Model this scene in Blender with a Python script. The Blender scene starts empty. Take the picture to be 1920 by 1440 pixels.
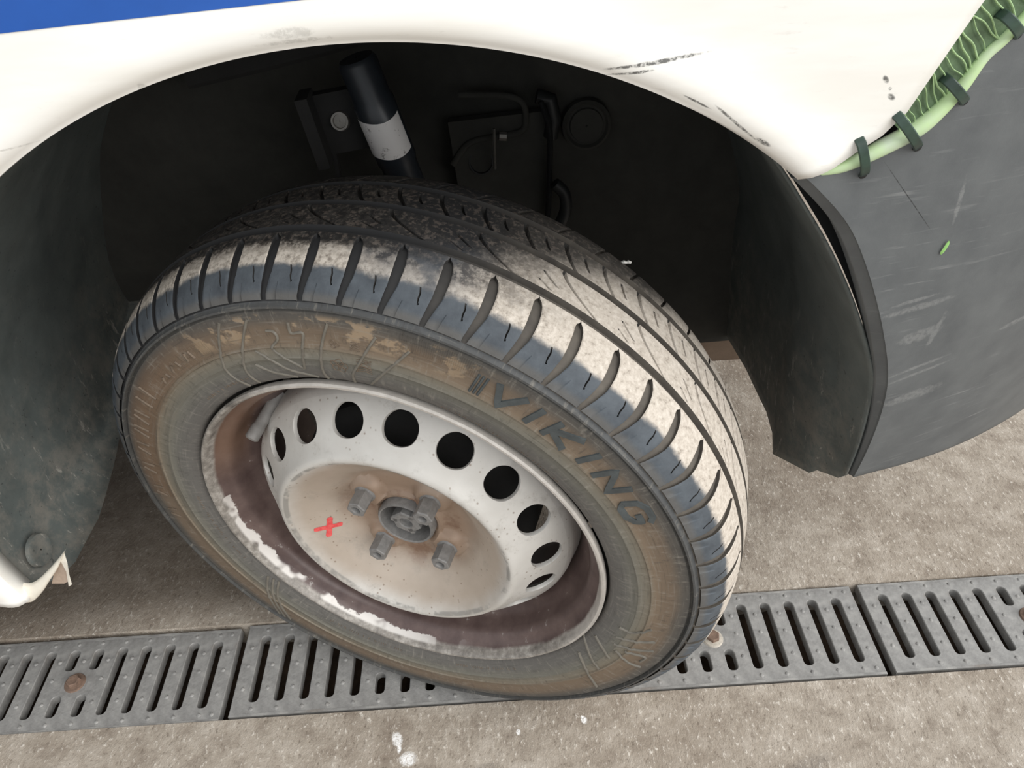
import bpy, bmesh, math, random
from mathutils import Vector, Matrix, noise
random.seed(7)
PI = math.pi
scene = bpy.context.scene
COL = scene.collection

# ------------------------------------------------------------------ camera
cam_d = bpy.data.cameras.new('camera')
cam = bpy.data.objects.new('camera', cam_d)
COL.objects.link(cam)
cam_d.sensor_fit = 'HORIZONTAL'
cam_d.sensor_width = 36.0
cam_d.lens = 1395.84 * 36.0 / 1920.0
cam_d.clip_start = 0.01
cam_d.clip_end = 200
_r = Vector((0.997808, -0.043509, -0.049861))
_u = Vector((0.066175, 0.656041, 0.751818))
_f = Vector((0.0, 0.753470, -0.657482))
cam.matrix_world = Matrix(((_r.x, _u.x, -_f.x, 0.0), (_r.y, _u.y, -_f.y, 0.0), (_r.z, _u.z, -_f.z, 0.90503), (0, 0, 0, 1)))
scene.camera = cam

# ------------------------------------------------------------------ light
world = bpy.data.worlds.new('world')
scene.world = world
world.use_nodes = True
bg = world.node_tree.nodes['Background']
bg.inputs['Color'].default_value = (0.93, 0.97, 1.0, 1)
bg.inputs['Strength'].default_value = 0.95
sun_d = bpy.data.lights.new('sun', 'SUN')
sun = bpy.data.objects.new('sun', sun_d)
COL.objects.link(sun)
sun_d.energy = 3.0
sun_d.angle = math.radians(70)
sun_d.color = (1.0, 0.98, 0.945)
sun.rotation_euler = Vector((-0.75, 0.55, -0.75)).to_track_quat('-Z', 'Y').to_euler()
vs = scene.view_settings
vs.view_transform = 'Standard'
vs.look = 'None'
vs.gamma = 1
vs.use_curve_mapping = False
vs.exposure = 0.0

# ------------------------------------------------------------------ helpers
def srgb(r, g, b):
    def f(v):
        v /= 255.0
        return v / 12.92 if v <= 0.04045 else ((v + 0.055) / 1.055) ** 2.4
    return (f(r), f(g), f(b), 1.0)

class NB:
    """small node builder for one material"""
    def __init__(self, name, rough=0.6, metal=0.0, spec=0.5):
        self.m = bpy.data.materials.new(name)
        self.m.use_nodes = True
        self.t = self.m.node_tree
        self.b = self.t.nodes['Principled BSDF']
        self.b.inputs['Roughness'].default_value = rough
        self.b.inputs['Metallic'].default_value = metal
        self.b.inputs['Specular IOR Level'].default_value = spec
        self.tc = None
    def n(self, kind, **kw):
        nd = self.t.nodes.new(kind)
        for k, v in kw.items():
            setattr(nd, k, v)
        return nd
    def link(self, a, b):
        self.t.links.new(a, b)
    def put(self, sock, v):
        if hasattr(v, 'is_linked') or isinstance(v, bpy.types.NodeSocket):
            self.link(v, sock)
        else:
            sock.default_value = v
    def obj(self):
        if self.tc is None:
            self.tc = self.n('ShaderNodeTexCoord')
        return self.tc.outputs['Object']
    def mapped(self, scale=(1, 1, 1), rot=(0, 0, 0), loc=(0, 0, 0)):
        mp = self.n('ShaderNodeMapping')
        mp.inputs['Scale'].default_value = scale
        mp.inputs['Rotation'].default_value = rot
        mp.inputs['Location'].default_value = loc
        self.link(self.obj(), mp.inputs['Vector'])
        return mp.outputs['Vector']
    def noise(self, scale, detail=4, rough=0.6, vec=None, dist=0.0):
        nd = self.n('ShaderNodeTexNoise')
        nd.inputs['Scale'].default_value = scale
        nd.inputs['Detail'].default_value = detail
        nd.inputs['Roughness'].default_value = rough
        nd.inputs['Distortion'].default_value = dist
        self.link(vec if vec is not None else self.obj(), nd.inputs['Vector'])
        return nd.outputs['Fac']
    def voro(self, scale, vec=None, feature='F1'):
        nd = self.n('ShaderNodeTexVoronoi', feature=feature)
        nd.inputs['Scale'].default_value = scale
        self.link(vec if vec is not None else self.obj(), nd.inputs['Vector'])
        return nd.outputs['Distance']
    def math(self, op, a, b=0.0, c=None, clamp=False):
        nd = self.n('ShaderNodeMath', operation=op, use_clamp=clamp)
        self.put(nd.inputs[0], a)
        self.put(nd.inputs[1], b)
        if c is not None:
            self.put(nd.inputs[2], c)
        return nd.outputs[0]
    def step(self, v, lo, hi, to0=0.0, to1=1.0):
        nd = self.n('ShaderNodeMapRange', interpolation_type='SMOOTHSTEP')
        self.put(nd.inputs['Value'], v)
        nd.inputs['From Min'].default_value = lo
        nd.inputs['From Max'].default_value = hi
        nd.inputs['To Min'].default_value = to0
        nd.inputs['To Max'].default_value = to1
        return nd.outputs['Result']
    def ramp(self, v, stops, interp='LINEAR'):
        nd = self.n('ShaderNodeValToRGB')
        cr = nd.color_ramp
        cr.interpolation = interp
        while len(cr.elements) > 1:
            cr.elements.remove(cr.elements[-1])
        cr.elements[0].position, cr.elements[0].color = stops[0]
        for p, c in stops[1:]:
            e = cr.elements.new(p)
            e.color = c
        self.put(nd.inputs['Fac'], v)
        return nd.outputs['Color']
    def mix(self, f, a, b):
        nd = self.n('ShaderNodeMix', data_type='RGBA')
        self.put(nd.inputs['Factor'], f)
        self.put(nd.inputs[6], a)
        self.put(nd.inputs[7], b)
        return nd.outputs[2]
    def xyz(self, vec=None):
        nd = self.n('ShaderNodeSeparateXYZ')
        self.link(vec if vec is not None else self.obj(), nd.inputs[0])
        return nd.outputs
    def color(self, c):
        self.put(self.b.inputs['Base Color'], c)
    def rough(self, v):
        self.put(self.b.inputs['Roughness'], v)
    def bump(self, h, strength=0.3, dist=0.001):
        nd = self.n('ShaderNodeBump')
        nd.inputs['Strength'].default_value = strength
        nd.inputs['Distance'].default_value = dist
        self.link(h, nd.inputs['Height'])
        self.link(nd.outputs['Normal'], self.b.inputs['Normal'])
    def blobs(self, items, ax=0, az=2):
        """mask of soft elongated marks: (x, z, half length, half width, angle, ragged)"""
        p = self.xyz()
        nz = self.noise(160, 3, 0.7)
        gr = self.step(self.noise(330, 3, 0.8), 0.34, 0.56, 0.25, 1.0)
        out = None
        for (x, z, hl, hw, ang, rag) in items:
            dx = self.math('SUBTRACT', p[ax], x)
            dz = self.math('SUBTRACT', p[az], z)
            c, s = math.cos(ang), math.sin(ang)
            u = self.math('ADD', self.math('MULTIPLY', dx, c / hl), self.math('MULTIPLY', dz, s / hl))
            v = self.math('ADD', self.math('MULTIPLY', dx, -s / hw), self.math('MULTIPLY', dz, c / hw))
            d = self.math('ADD', self.math('MULTIPLY', u, u), self.math('MULTIPLY', v, v))
            d = self.math('ADD', d, self.math('MULTIPLY', self.math('SUBTRACT', nz, 0.5), rag))
            k = self.step(d, 0.15, 1.15, 1.0, 0.0)
            k = self.math('MULTIPLY', k, gr)
            out = k if out is None else self.math('MAXIMUM', out, k)
        return out

def simple(name, rgb, rough=0.6, metal=0.0, var=0.15, scale=40, bump=0.1, spec=0.5):
    b = NB(name, rough, metal, spec)
    c = srgb(*rgb)
    d = tuple(x * (1 - var) for x in c[:3]) + (1,)
    e = tuple(min(1, x * (1 + var)) for x in c[:3]) + (1,)
    nz = b.noise(scale, 5, 0.65)
    b.color(b.ramp(nz, [(0.3, d), (0.7, e)]))
    if bump:
        b.bump(b.noise(scale * 6, 3), bump, 0.001)
    return b.m

def mesh_obj(name, verts, faces, mat, parent=None, smooth=True, angle=35, loc=None, link=True):
    me = bpy.data.meshes.new(name)
    me.from_pydata([tuple(v) for v in verts], [], faces)
    me.validate()
    if smooth:
        me.polygons.foreach_set('use_smooth', [True] * len(me.polygons))
        me.set_sharp_from_angle(angle=math.radians(angle))
    me.materials.append(mat)
    me.update()
    o = bpy.data.objects.new(name, me)
    if link:
        COL.objects.link(o)
    if parent is not None:
        o.parent = parent
    if loc is not None:
        o.location = loc
    return o

def fix_normals(o):
    bm = bmesh.new()
    bm.from_mesh(o.data)
    bmesh.ops.remove_doubles(bm, verts=bm.verts, dist=1e-6)
    bmesh.ops.recalc_face_normals(bm, faces=bm.faces)
    bm.to_mesh(o.data)
    bm.free()
    return o

class MB:
    def __init__(self):
        self.v, self.f = [], []
    def add(self, vs, fs):
        k = len(self.v)
        self.v += [tuple(x) for x in vs]
        self.f += [tuple(i + k for i in f) for f in fs]
    def box(self, c, s, M=None):
        pts = []
        for dx in (-.5, .5):
            for dy in (-.5, .5):
                for dz in (-.5, .5):
                    p = Vector((dx * s[0], dy * s[1], dz * s[2]))
                    if M is not None:
                        p = M @ p
                    pts.append(p + Vector(c))
        self.add(pts, [(0, 1, 3, 2), (4, 6, 7, 5), (0, 4, 5, 1), (2, 3, 7, 6), (0, 2, 6, 4), (1, 5, 7, 3)])
    def grid(self, rows, close_u=False, close_v=False, flip=False):
        n, m = len(rows), len(rows[0])
        vs = [p for r in rows for p in r]
        fs = []
        for i in range(n if close_u else n - 1):
            for j in range(m if close_v else m - 1):
                a, b = i * m + j, i * m + (j + 1) % m
                c, d = ((i + 1) % n) * m + (j + 1) % m, ((i + 1) % n) * m + j
                fs.append((a, d, c, b) if flip else (a, b, c, d))
        self.add(vs, fs)
    def tube(self, path, rad, n=10, caps=True, flat=1.0, up=None):
        """tube along a path; rad is a number or a list; flat squeezes one axis"""
        P = [Vector(p) for p in path]
        rows = []
        prev = Vector(up) if up is not None else None
        for i, p in enumerate(P):
            t = (P[min(i + 1, len(P) - 1)] - P[max(i - 1, 0)]).normalized()
            ref = prev if prev is not None else (Vector((0, 0, 1)) if abs(t.z) < 0.9 else Vector((1, 0, 0)))
            s = t.cross(ref)
            if s.length < 1e-6:
                s = t.cross(Vector((1, 0, 0)))
            s.normalize()
            w = s.cross(t).normalized()
            prev = w
            r = rad[i] if isinstance(rad, (list, tuple)) else rad
            rows.append([p + s * (r * math.cos(2 * PI * k / n)) + w * (r * flat * math.sin(2 * PI * k / n)) for k in range(n)])
        self.grid(rows, close_v=True)
        if caps:
            k = len(self.v)
            m = len(rows) * n
            self.f.append(tuple(k - m + i for i in range(n))[::-1])
            self.f.append(tuple(k - n + i for i in range(n)))
    def lathe(self, prof, o, ax, e1, e2, n=48, closed=False):
        """prof: list of (radius, height along ax)"""
        rows = []
        for r, h in prof:
            rows.append([Vector(o) + Vector(ax) * h + (Vector(e1) * math.cos(2 * PI * k / n) + Vector(e2) * math.sin(2 * PI * k / n)) * r for k in range(n)])
        self.grid(rows, close_v=True, close_u=closed)
    def build(self, name, mat, parent=None, smooth=True, angle=35, fix=True):
        o = mesh_obj(name, self.v, self.f, mat, parent, smooth, angle)
        if fix:
            fix_normals(o)
            if smooth:
                o.data.set_sharp_from_angle(angle=math.radians(angle))
        return o

def lerp(a, b, t):
    return a + (b - a) * t
def interp(t, pts):
    """piecewise linear through (t, value) pairs"""
    if t <= pts[0][0]:
        return pts[0][1]
    for (t0, v0), (t1, v1) in zip(pts, pts[1:]):
        if t <= t1:
            k = (t - t0) / (t1 - t0)
            if isinstance(v0, (tuple, list)):
                return tuple(lerp(a, b, k) for a, b in zip(v0, v1))
            return lerp(v0, v1, k)
    return pts[-1][1]
def resample(pts, n):
    P = [Vector(p) for p in pts]
    d = [0.0]
    for a, b in zip(P, P[1:]):
        d.append(d[-1] + (b - a).length)
    return [Vector(interp(d[-1] * i / (n - 1), [(dd, tuple(p)) for dd, p in zip(d, P)])) for i in range(n)]
def catmull(pts, n):
    """smooth curve through points, n samples"""
    P = [Vector(p) for p in pts]
    P = [P[0] * 2 - P[1]] + P + [P[-1] * 2 - P[-2]]
    out = []
    k = len(P) - 3
    for i in range(n):
        x = i / (n - 1) * k
        s = min(int(x), k - 1)
        t = x - s
        a, b, c, d = P[s:s + 4]
        out.append(0.5 * (2 * b + (c - a) * t + (2 * a - 5 * b + 4 * c - d) * t * t + (3 * b - a - 3 * c + d) * t ** 3))
    return out

def tag(o, label, cat, group=None):
    o['label'] = label
    o['category'] = cat
    if group:
        o['group'] = group

# ------------------------------------------------------------------ materials
def mat_concrete():
    b = NB('worn_concrete', 0.8, 0, 0.35)
    v = b.mapped((1, 0.55, 1))
    big = b.noise(3.0, 5, 0.6)
    mid = b.noise(26, 6, 0.7)
    fine = b.noise(190, 3, 0.75, v)
    base = b.ramp(mid, [(0.3, srgb(136, 124, 112)), (0.5, srgb(165, 154, 141)), (0.72, srgb(188, 178, 166))])
    base = b.mix(b.step(big, 0.42, 0.68, 0, 0.45), base, srgb(112, 96, 80))
    base = b.mix(b.step(fine, 0.56, 0.70, 0, 0.75), base, srgb(222, 214, 203))
    base = b.mix(b.step(fine, 0.30, 0.44, 0.60, 0), base, srgb(98, 86, 74))
    # dark drip stains and small white blots
    st = b.blobs([(0.30, 0.335, .05, .012, .35, 1.2), (-0.06, 0.36, .02, .008, .2, 1.0)], 0, 1)
    base = b.mix(b.math('MULTIPLY', st, 0.35), base, srgb(96, 92, 90))
    wp = b.blobs([(-0.166, 0.401, .007, .010, .3, 1.6), (-0.152, 0.377, .011, .009, .2, 1.6), (-0.163, 0.390, .003, .007, 0, 1.6), (-0.02, 0.40, .003, .004, 0, 1.6), (0.06, 0.41, .004, .006, .3, 1.6)], 0, 1)
    base = b.mix(wp, base, srgb(250, 248, 246))
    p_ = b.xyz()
    wet_and_shade = b.math('MULTIPLY', b.step(b.math('ADD', p_[0], b.math('MULTIPLY', big, .5)), .15, .50, 1, 0), b.step(b.math('ADD', p_[1], b.math('MULTIPLY', mid, .04)), .585, .66))  # shade under the van, painted into the concrete colour
    base = b.mix(b.math('MULTIPLY', wet_and_shade, .62), base, srgb(64, 53, 42))
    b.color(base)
    h = b.math('ADD', b.math('MULTIPLY', mid, 0.6), fine)
    b.bump(h, 0.45, 0.004)
    return b.m

M_conc = mat_concrete()
M_dirt = simple('drain_dirt', (62, 48, 36), 0.95, 0, 0.5, 60, 0.6)
M_iron = NB('cast_iron', 0.55, 0.0, 0.5)
_b = M_iron
_nz = _b.noise(45, 6, 0.65)
_c = _b.ramp(_nz, [(0.3, srgb(120, 118, 116)), (0.55, srgb(152, 150, 147)), (0.75, srgb(174, 170, 165))])
_c = _b.mix(_b.step(_b.noise(14, 4), 0.55, 0.75, 0, 0.4), _c, srgb(112, 94, 76))
_b.color(_c)
_b.bump(_b.noise(350, 3, 0.7), 0.25, 0.0015)
M_iron = M_iron.m
M_rust = simple('rusty_bolt', (120, 98, 84), 0.8, 0, 0.35, 120, 0.5)
M_washer = simple('pale_washer', (188, 180, 168), 0.6, 0.2, 0.3, 150, 0.4)

def mat_white():
    b = NB('white_paint', 0.32, 0, 0.5)
    nz = b.noise(7, 4, 0.6, b.mapped((1, 1, 6)))
    c = b.ramp(nz, [(0.35, srgb(238, 235, 228)), (0.6, srgb(245, 243, 238))])
    dirt = b.math('MULTIPLY', b.step(b.noise(110, 5, 0.75, b.mapped((0.25, 1, 1.4))), 0.60, 0.72), 0.14)
    c = b.mix(dirt, c, srgb(150, 142, 130))
    black = b.blobs([(0.072, 0.7650, .012, .0011, .10, 1.2), (0.092, 0.7668, .026, .0013, .10, 2.6), (0.077, 0.7615, .013, .001, .1, 2.4),
                     (0.140, 0.7285, .020, .0010, -.70, 1.6), (0.1570, 0.7165, .0060, .0017, -.55, .8), (0.115, 0.7430, .010, .0008, -.5, 1.6),
                     (0.2215, 0.7478, .0030, .0016, -.85, .5), (0.2275, 0.7375, .0032, .0017, -.6, .8), (0.2255, 0.7425, .0012, .001, -.85, 1.0)])
    c = b.mix(b.math('MULTIPLY', black, 0.9), c, srgb(74, 74, 72))
    grey = b.blobs([(-0.105, 0.7935, .016, .003, .04, 2.6), (-0.102, 0.789, .022, .0015, .04, 2.6), (-0.275, 0.7425, .020, .0007, .12, .6), (-0.19, 0.769, .003, .004, 0, 1.5)])
    c = b.mix(b.math('MULTIPLY', grey, 0.35), c, srgb(140, 136, 128))
    b.color(c)
    return b.m
M_white = mat_white()
M_blue = simple('blue_vinyl', (26, 84, 168), 0.35, 0, 0.06, 30, 0.02)
M_trim = simple('chipped_white_trim', (226, 219, 205), 0.5, 0, 0.08, 60, 0.1)
M_trimin = simple('dusty_trim_inside', (165, 146, 130), 0.8, 0, 0.15, 80, 0.2)

def mat_bumper():
    b = NB('dark_grey_plastic', 0.5, 0, 0.45)
    v = b.mapped((3.5, 3.5, 60), (0, math.radians(14), 0))
    st = b.noise(2.2, 4, 0.7, v)
    v2 = b.mapped((12, 12, 160), (0, math.radians(9), 0))
    st2 = b.noise(1.5, 3, 0.7, v2)
    area = b.noise(9, 3, 0.6)
    c = b.ramp(b.noise(30, 5), [(0.3, srgb(84, 87, 89)), (0.7, srgb(98, 101, 102))])
    m1 = b.math('MULTIPLY', b.step(st, 0.60, 0.70), b.step(area, 0.46, 0.60))
    m2 = b.math('MULTIPLY', b.step(st2, 0.60, 0.70), b.step(area, 0.40, 0.62, 0.15, 0.7))
    c = b.mix(b.math('MULTIPLY', m1, 0.55), c, srgb(142, 143, 142))
    c = b.mix(b.math('MULTIPLY', m2, 0.40), c, srgb(136, 138, 138))
    scr = b.blobs([(0.325, 0.545, .003, .02, -0.1, 2.8), (0.30, 0.66, .002, .02, 0.1, 2.8), (0.30, 0.575, .03, .0035, .12, 2.2), (0.295, 0.582, .02, .002, .12, 2.2),
                   (0.312, 0.545, .02, .007, .2, 2.4), (0.33, 0.50, .03, .002, .2, 2.0), (0.325, 0.508, .03, .002, .2, 2.0), (0.335, 0.47, .03, .007, .12, 2.4), (0.41, 0.53, .02, .003, .2, 2.2)])
    c = b.mix(b.math('MULTIPLY', scr, 0.30), c, srgb(158, 158, 156))
    crack = b.blobs([(0.262, 0.668, .0004, .042, math.radians(42), .3)])
    c = b.mix(b.math('MULTIPLY', crack, 0.8), c, srgb(24, 25, 26))
    b.color(c)
    b.bump(b.noise(700, 2), 0.12, 0.0006)
    return b.m
M_bump = mat_bumper()
M_liner = NB('wheel_arch_plastic', 0.62, 0, 0.4)
_b = M_liner
_c = _b.ramp(_b.noise(20, 5), [(0.3, srgb(76, 82, 81)), (0.7, srgb(98, 104, 102))])
_p = _b.xyz()
_n = _b.noise(34, 6, 0.75)
_low = _b.step(_b.math('ADD', _p[2], _b.math('MULTIPLY', _b.noise(9, 4), .25)), .42, .62, 1, .12)
_c = _b.mix(_b.math('MULTIPLY', _low, _b.step(_n, .40, .66, 0, .55)), _c, srgb(136, 130, 121))
_st = _b.noise(1.0, 4, .75, _b.mapped((90, 90, 22), (.5, 0, 0)))
_c = _b.mix(_b.math('MULTIPLY', _low, _b.step(_st, .60, .68, 0, .6)), _c, srgb(176, 172, 164))
_c = _b.mix(_b.step(_b.noise(150, 2, 0.8), 0.66, 0.72, 0, 0.6), _c, srgb(44, 46, 46))
_b.color(_c)
_b.bump(_b.noise(120, 4), 0.2, 0.001)
M_liner = M_liner.m
M_dark = simple('dark_underseal', (36, 35, 34), 0.85, 0, 0.2, 40, 0.3)
M_dust = simple('dusty_inner_wing', (52, 51, 47), 0.9, 0, 0.2, 30, 0.3)
M_black = simple('black_rubber', (30, 31, 32), 0.5, 0, 0.15, 60, 0.1)
M_strut = simple('strut_enamel', (38, 42, 48), 0.35, 0, 0.15, 60, 0.05)
M_steel = simple('dull_steel', (128, 124, 118), 0.45, 0.5, 0.2, 90, 0.1)
M_label = NB('torn_white_sticker', 0.5)
_b = M_label
_b.color(_b.mix(_b.step(_b.noise(120, 4, 0.7), 0.60, 0.68, 0, 0.7), srgb(226, 222, 220), srgb(120, 112, 108)))
M_label = M_label.m
M_green = NB('pale_green_edge', 0.4)
_b = M_green
_b.color(_b.ramp(_b.noise(25, 4, 0.6), [(0.35, srgb(162, 194, 136)), (0.5, srgb(188, 214, 160)), (0.7, srgb(192, 204, 184))]))  # pale greens mixed by noise
M_green = M_green.m
M_dgreen = simple('dark_green_backing', (92, 114, 84), 0.6, 0, 0.35, 80, 0.3)
M_lgreen = simple('light_green_ridge', (164, 192, 142), 0.5, 0, 0.1, 80, 0.1)
M_tie = NB('cable_tie_nylon', 0.3)
_b = M_tie
_b.color(_b.ramp(_b.noise(60, 3), [(0.3, srgb(38, 52, 46)), (0.7, srgb(62, 84, 72))]))
M_tie = M_tie.m

# ------------------------------------------------------------------ setting: floor and drain channel
YN, YF = 0.4423, 0.5693         # near and far edge of the row of grates
def make_floor():
    mb = MB()
    def slab(x0, x1, y0, y1):
        mb.add([(x0, y0, 0), (x1, y0, 0), (x1, y1, 0), (x0, y1, 0)], [(0, 1, 2, 3)])
    e = 0.0035
    slab(-6, 6, -5, YN - e)
    slab(-6, 6, YF + e, 8)
    slab(-6, -0.8075, YN - e, YF + e)
    slab(0.8705, 6, YN - e, YF + e)
    # the two arrises of the channel, slightly chipped, then its walls
    for y, s in ((YN - e, 1), (YF + e, -1)):
        top, low = [], []
        for i in range(241):
            x = -0.8075 + 1.678 * i / 240
            ch = 0.0018 * max(0, noise.noise(Vector((x * 40, y * 10, 0))))
            top.append((x, y, 0.0))
            low.append((x, y + s * (0.0012 - ch), -0.004))
        bot = [(p[0], p[1], -0.09) for p in low]
        mb.grid([top, low, bot])
    o = mb.build('floor', M_conc, None, True, 30, fix=False)
    o['kind'] = 'structure'
    return o
make_floor()
mb = MB()
rows = []
for j in range(9):
    y = YN - 0.004 + (YF - YN + 0.008) * j / 8
    rows.append([(-0.8075 + 1.678 * i / 160, y, -0.055 + 0.018 * noise.noise(Vector((i * 0.22, j * 0.5, 3.0))) + 0.006 * noise.noise(Vector((i * 1.3, j * 1.7, 7.0)))) for i in range(161)])
mb.grid(rows)
o = mb.build('trim_1', M_dirt)
o['kind'] = 'structure'

# ------------------------------------------------------------------ drain grates
PITCH = 0.0322
SW = 0.0063      # half slot width
def bar_mesh(slots_l, slots_r, thick=0.014):
    """one bar: the cast web between two slot centre lines, rounded where the slots end.
    slots_l / slots_r: list of (y0, y1) slot spans on that side, y measured across the grate 0..W"""
    W = YF - YN
    def side(slots, sgn, x):
        if slots is GAP:
            return [(x - sgn * SW * 0.9, 0.0), (x - sgn * SW * 0.9, W)]
        pts = [(x, 0.0)]
        for (a, b_) in slots:
            for k in range(7):
                t = PI / 2 * k / 6
                pts.append((x - sgn * SW * math.sin(t), a + SW - SW * math.cos(t)))
            for k in range(7):
                t = PI / 2 * k / 6
                pts.append((x - sgn * SW * math.cos(t), b_ - SW + SW * math.sin(t)))
        pts.append((x, W))
        return pts
    l = side(slots_l, -1, -PITCH / 2)
    r = side(slots_r, 1, PITCH / 2)
    loop = l + r[::-1]
    n = len(loop)
    vs = [(x, y, 0.0) for x, y in loop]
    c = 0.0009
    # small chamfer towards the slots
    cx = 0.0
    vs_top = [(x - math.copysign(c, x) if abs(x) < PITCH / 2 - 1e-5 else x, y, 0.0) for x, y in loop]
    vs_mid = [(x, y, -c) for x, y in loop]
    vs_bot = [(x, y, -thick) for x, y in loop]
    vs = vs_top + vs_mid + vs_bot
    fs = [tuple(range(n))[::-1]]
    for L in (0, 1):
        for i in range(n):
            j = (i + 1) % n
            fs.append((L * n + i, L * n + j, (L + 1) * n + j, (L + 1) * n + i))
    me = bpy.data.meshes.new('bar')
    bm = bmesh.new()
    bv = [bm.verts.new(v) for v in vs]
    for f in fs:
        try:
            bm.faces.new([bv[i] for i in f])
        except ValueError:
            pass
    bmesh.ops.recalc_face_normals(bm, faces=bm.faces)
    bmesh.ops.triangulate(bm, faces=[f for f in bm.faces if len(f.verts) > 4])
    bm.to_mesh(me)
    bm.free()
    me.materials.append(M_iron)
    return me
W_ = YF - YN
FULL = [(0.018, W_ - 0.016)]
SHORT = [(0.018, 0.047), (W_ - 0.046, W_ - 0.016)]
GAP = [(-0.02, W_ + 0.02)]
def hexbolt(mb, c, r, h, n=6, rot=0.0):
    o = Vector(c)
    prof = [(r * 0.3, h * 0.92), (r * 0.86, h), (r, h * 0.86), (r, 0)]
    rows = [[o + Vector((q * math.cos(rot + 2 * PI * k / n), q * math.sin(rot + 2 * PI * k / n), z)) for k in range(n)] for q, z in prof]
    mb.grid(rows, close_v=True)
    k = len(mb.v)
    m = len(rows) * n
    mb.f.append(tuple(k - m + i for i in range(n)))
def end_slots(full):
    return [(-0.0001 - SW, W_ + 0.0001 + SW)] if full else FULL
meshes = {}
def bar_for(i):
    # slots sit between bars; slots 5 and 6 (of 12) are interrupted for the bolt plate
    def kind(j):
        if j in (-1, 12):
            return 'gap'
        return 'short' if j in (5, 6) else 'full'
    key = (kind(i - 1), kind(i))
    if key not in meshes:
        tr = {'gap': GAP, 'short': SHORT, 'full': FULL}
        meshes[key] = bar_mesh(tr[key[0]], tr[key[1]])
    return meshes[key]
def make_grate(x0, label, dy, tone):
    root = bpy.data.objects.new('drain_grate', None)
    COL.objects.link(root)
    root.location = (x0, YN + dy, -0.016)
    root.empty_display_size = 0.1
    tag(root, label, 'drain grate', 'cast-iron drain grates in a row')
    for i in range(13):
        o = bpy.data.objects.new('bar', bar_for(i))
        COL.objects.link(o)
        o.parent = root
        o.location = (PITCH * (i + 0.5), 0, 0.0145)
    # raised skirt along both long edges
    for y in (0.0016, W_ - 0.0016):
        mb = MB()
        mb.box((PITCH * 6.5, y, 0.0075), (PITCH * 13 - 0.012, 0.003, 0.0146))
        mb.build('side_rail', M_iron, root, False)
    # stud pattern
    mb = MB()
    for i in range(13):
        x = PITCH * (i + 0.5)
        for y in (0.009, 0.036, 0.068, 0.094, W_ - 0.008):
            xx = x + (PITCH * 0.5 if y in (0.009, W_ - 0.008) and i < 12 else 0)
            if 5.6 < i + 0.5 < 7.4 and 0.03 < y < 0.08:
                continue
            mb.lathe([(0.0001, 0.0018), (0.0016, 0.0015), (0.0028, 0.0)], (xx, y, 0.0145), (0, 0, 1), (1, 0, 0), (0, 1, 0), 8)
    s = mb.build('raised_studs', M_iron, root)
    s['kind'] = 'stuff'
    mb = MB()
    c = (PITCH * 6.5, W_ * 0.5, 0.0145)
    mb.lathe([(0.0001, 0.003), (0.008, 0.003), (0.0125, 0.0022), (0.0135, 0.0)], c, (0, 0, 1), (1, 0, 0), (0, 1, 0), 24)
    w = mb.build('washer', M_washer if tone else M_rust, root)
    mb = MB()
    hexbolt(mb, (c[0], c[1], c[2] + 0.0025), 0.0085, 0.006, 6, 0.3)
    mb.build('bolt', M_rust, root, True, 25)
    return root
GX = -0.3872
make_grate(GX - 13 * PITCH, 'dark cast-iron drain grate left of the tyre with a round rusty bolt in full view', -0.0035, 0)
make_grate(GX, 'cast-iron drain grate lying under the lower left half of the tyre', 0.0, 0)
make_grate(GX + 13 * PITCH, 'cast-iron drain grate right of the tyre, its pale bolt washer just beside the tyre', 0.0, 1)
make_grate(GX + 26 * PITCH, 'rightmost cast-iron drain grate, beyond the joint right of the tyre', 0.001, 0)

# ------------------------------------------------------------------ the van
van = bpy.data.objects.new('van', None)
COL.objects.link(van)
van.location = (-0.10, 0.53, 0.0)
VL = Vector(van.location)
tag(van, 'white van with a dark grey stitched bumper, steel wheel turned outward and a blue stripe', 'van')
def part(mb, name, mat, smooth=True, angle=35, parent=None, fix=True, label=None):
    o = mb.build(name, mat, parent or van, smooth, angle, fix)
    if parent is None:
        o.location = -VL
    if label:
        o['label'] = label
    return o

# ---- front fender
AC = (-0.078, 0.3794)
AR = 0.4063
A0, A1 = 49.5, 191.0
F_EDGE = [(0.188, 0.691), (0.206, 0.699), (0.225, 0.712), (0.2375, 0.7205), (0.241, 0.734), (0.25, 0.754), (0.263, 0.786), (0.30, 0.87), (0.36, 1.0)]
def fender_y(x, z):
    y = 0.42 + 0.10 * max(0, z - 0.80) ** 2
    d = math.hypot(x - AC[0], z - AC[1]) - AR
    y -= 0.004 * math.exp(-((d - 0.012) / 0.014) ** 2)
    y += 0.0035 * math.exp(-(d / 0.004) ** 2)
    return y
def arch_pt(t):
    return (AC[0] + AR * math.cos(math.radians(t)), AC[1] + AR * math.sin(math.radians(t)))
OUT = [(0, (0.36, 1.0)), (0.78, (-0.85, 1.0)), (1.0, (-0.85, 0.302))]
S_STEPS = [0, .004, .010, .018, .03, .045, .065, .09, .13, .18, .25, .34, .45, .58, .72, .86, 1.0]
fe = resample([(x, 0, z) for x, z in F_EDGE], 60)
def F_at(s):
    return interp(s, [(i / 59, (p.x, p.z)) for i, p in enumerate(fe)])
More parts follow.
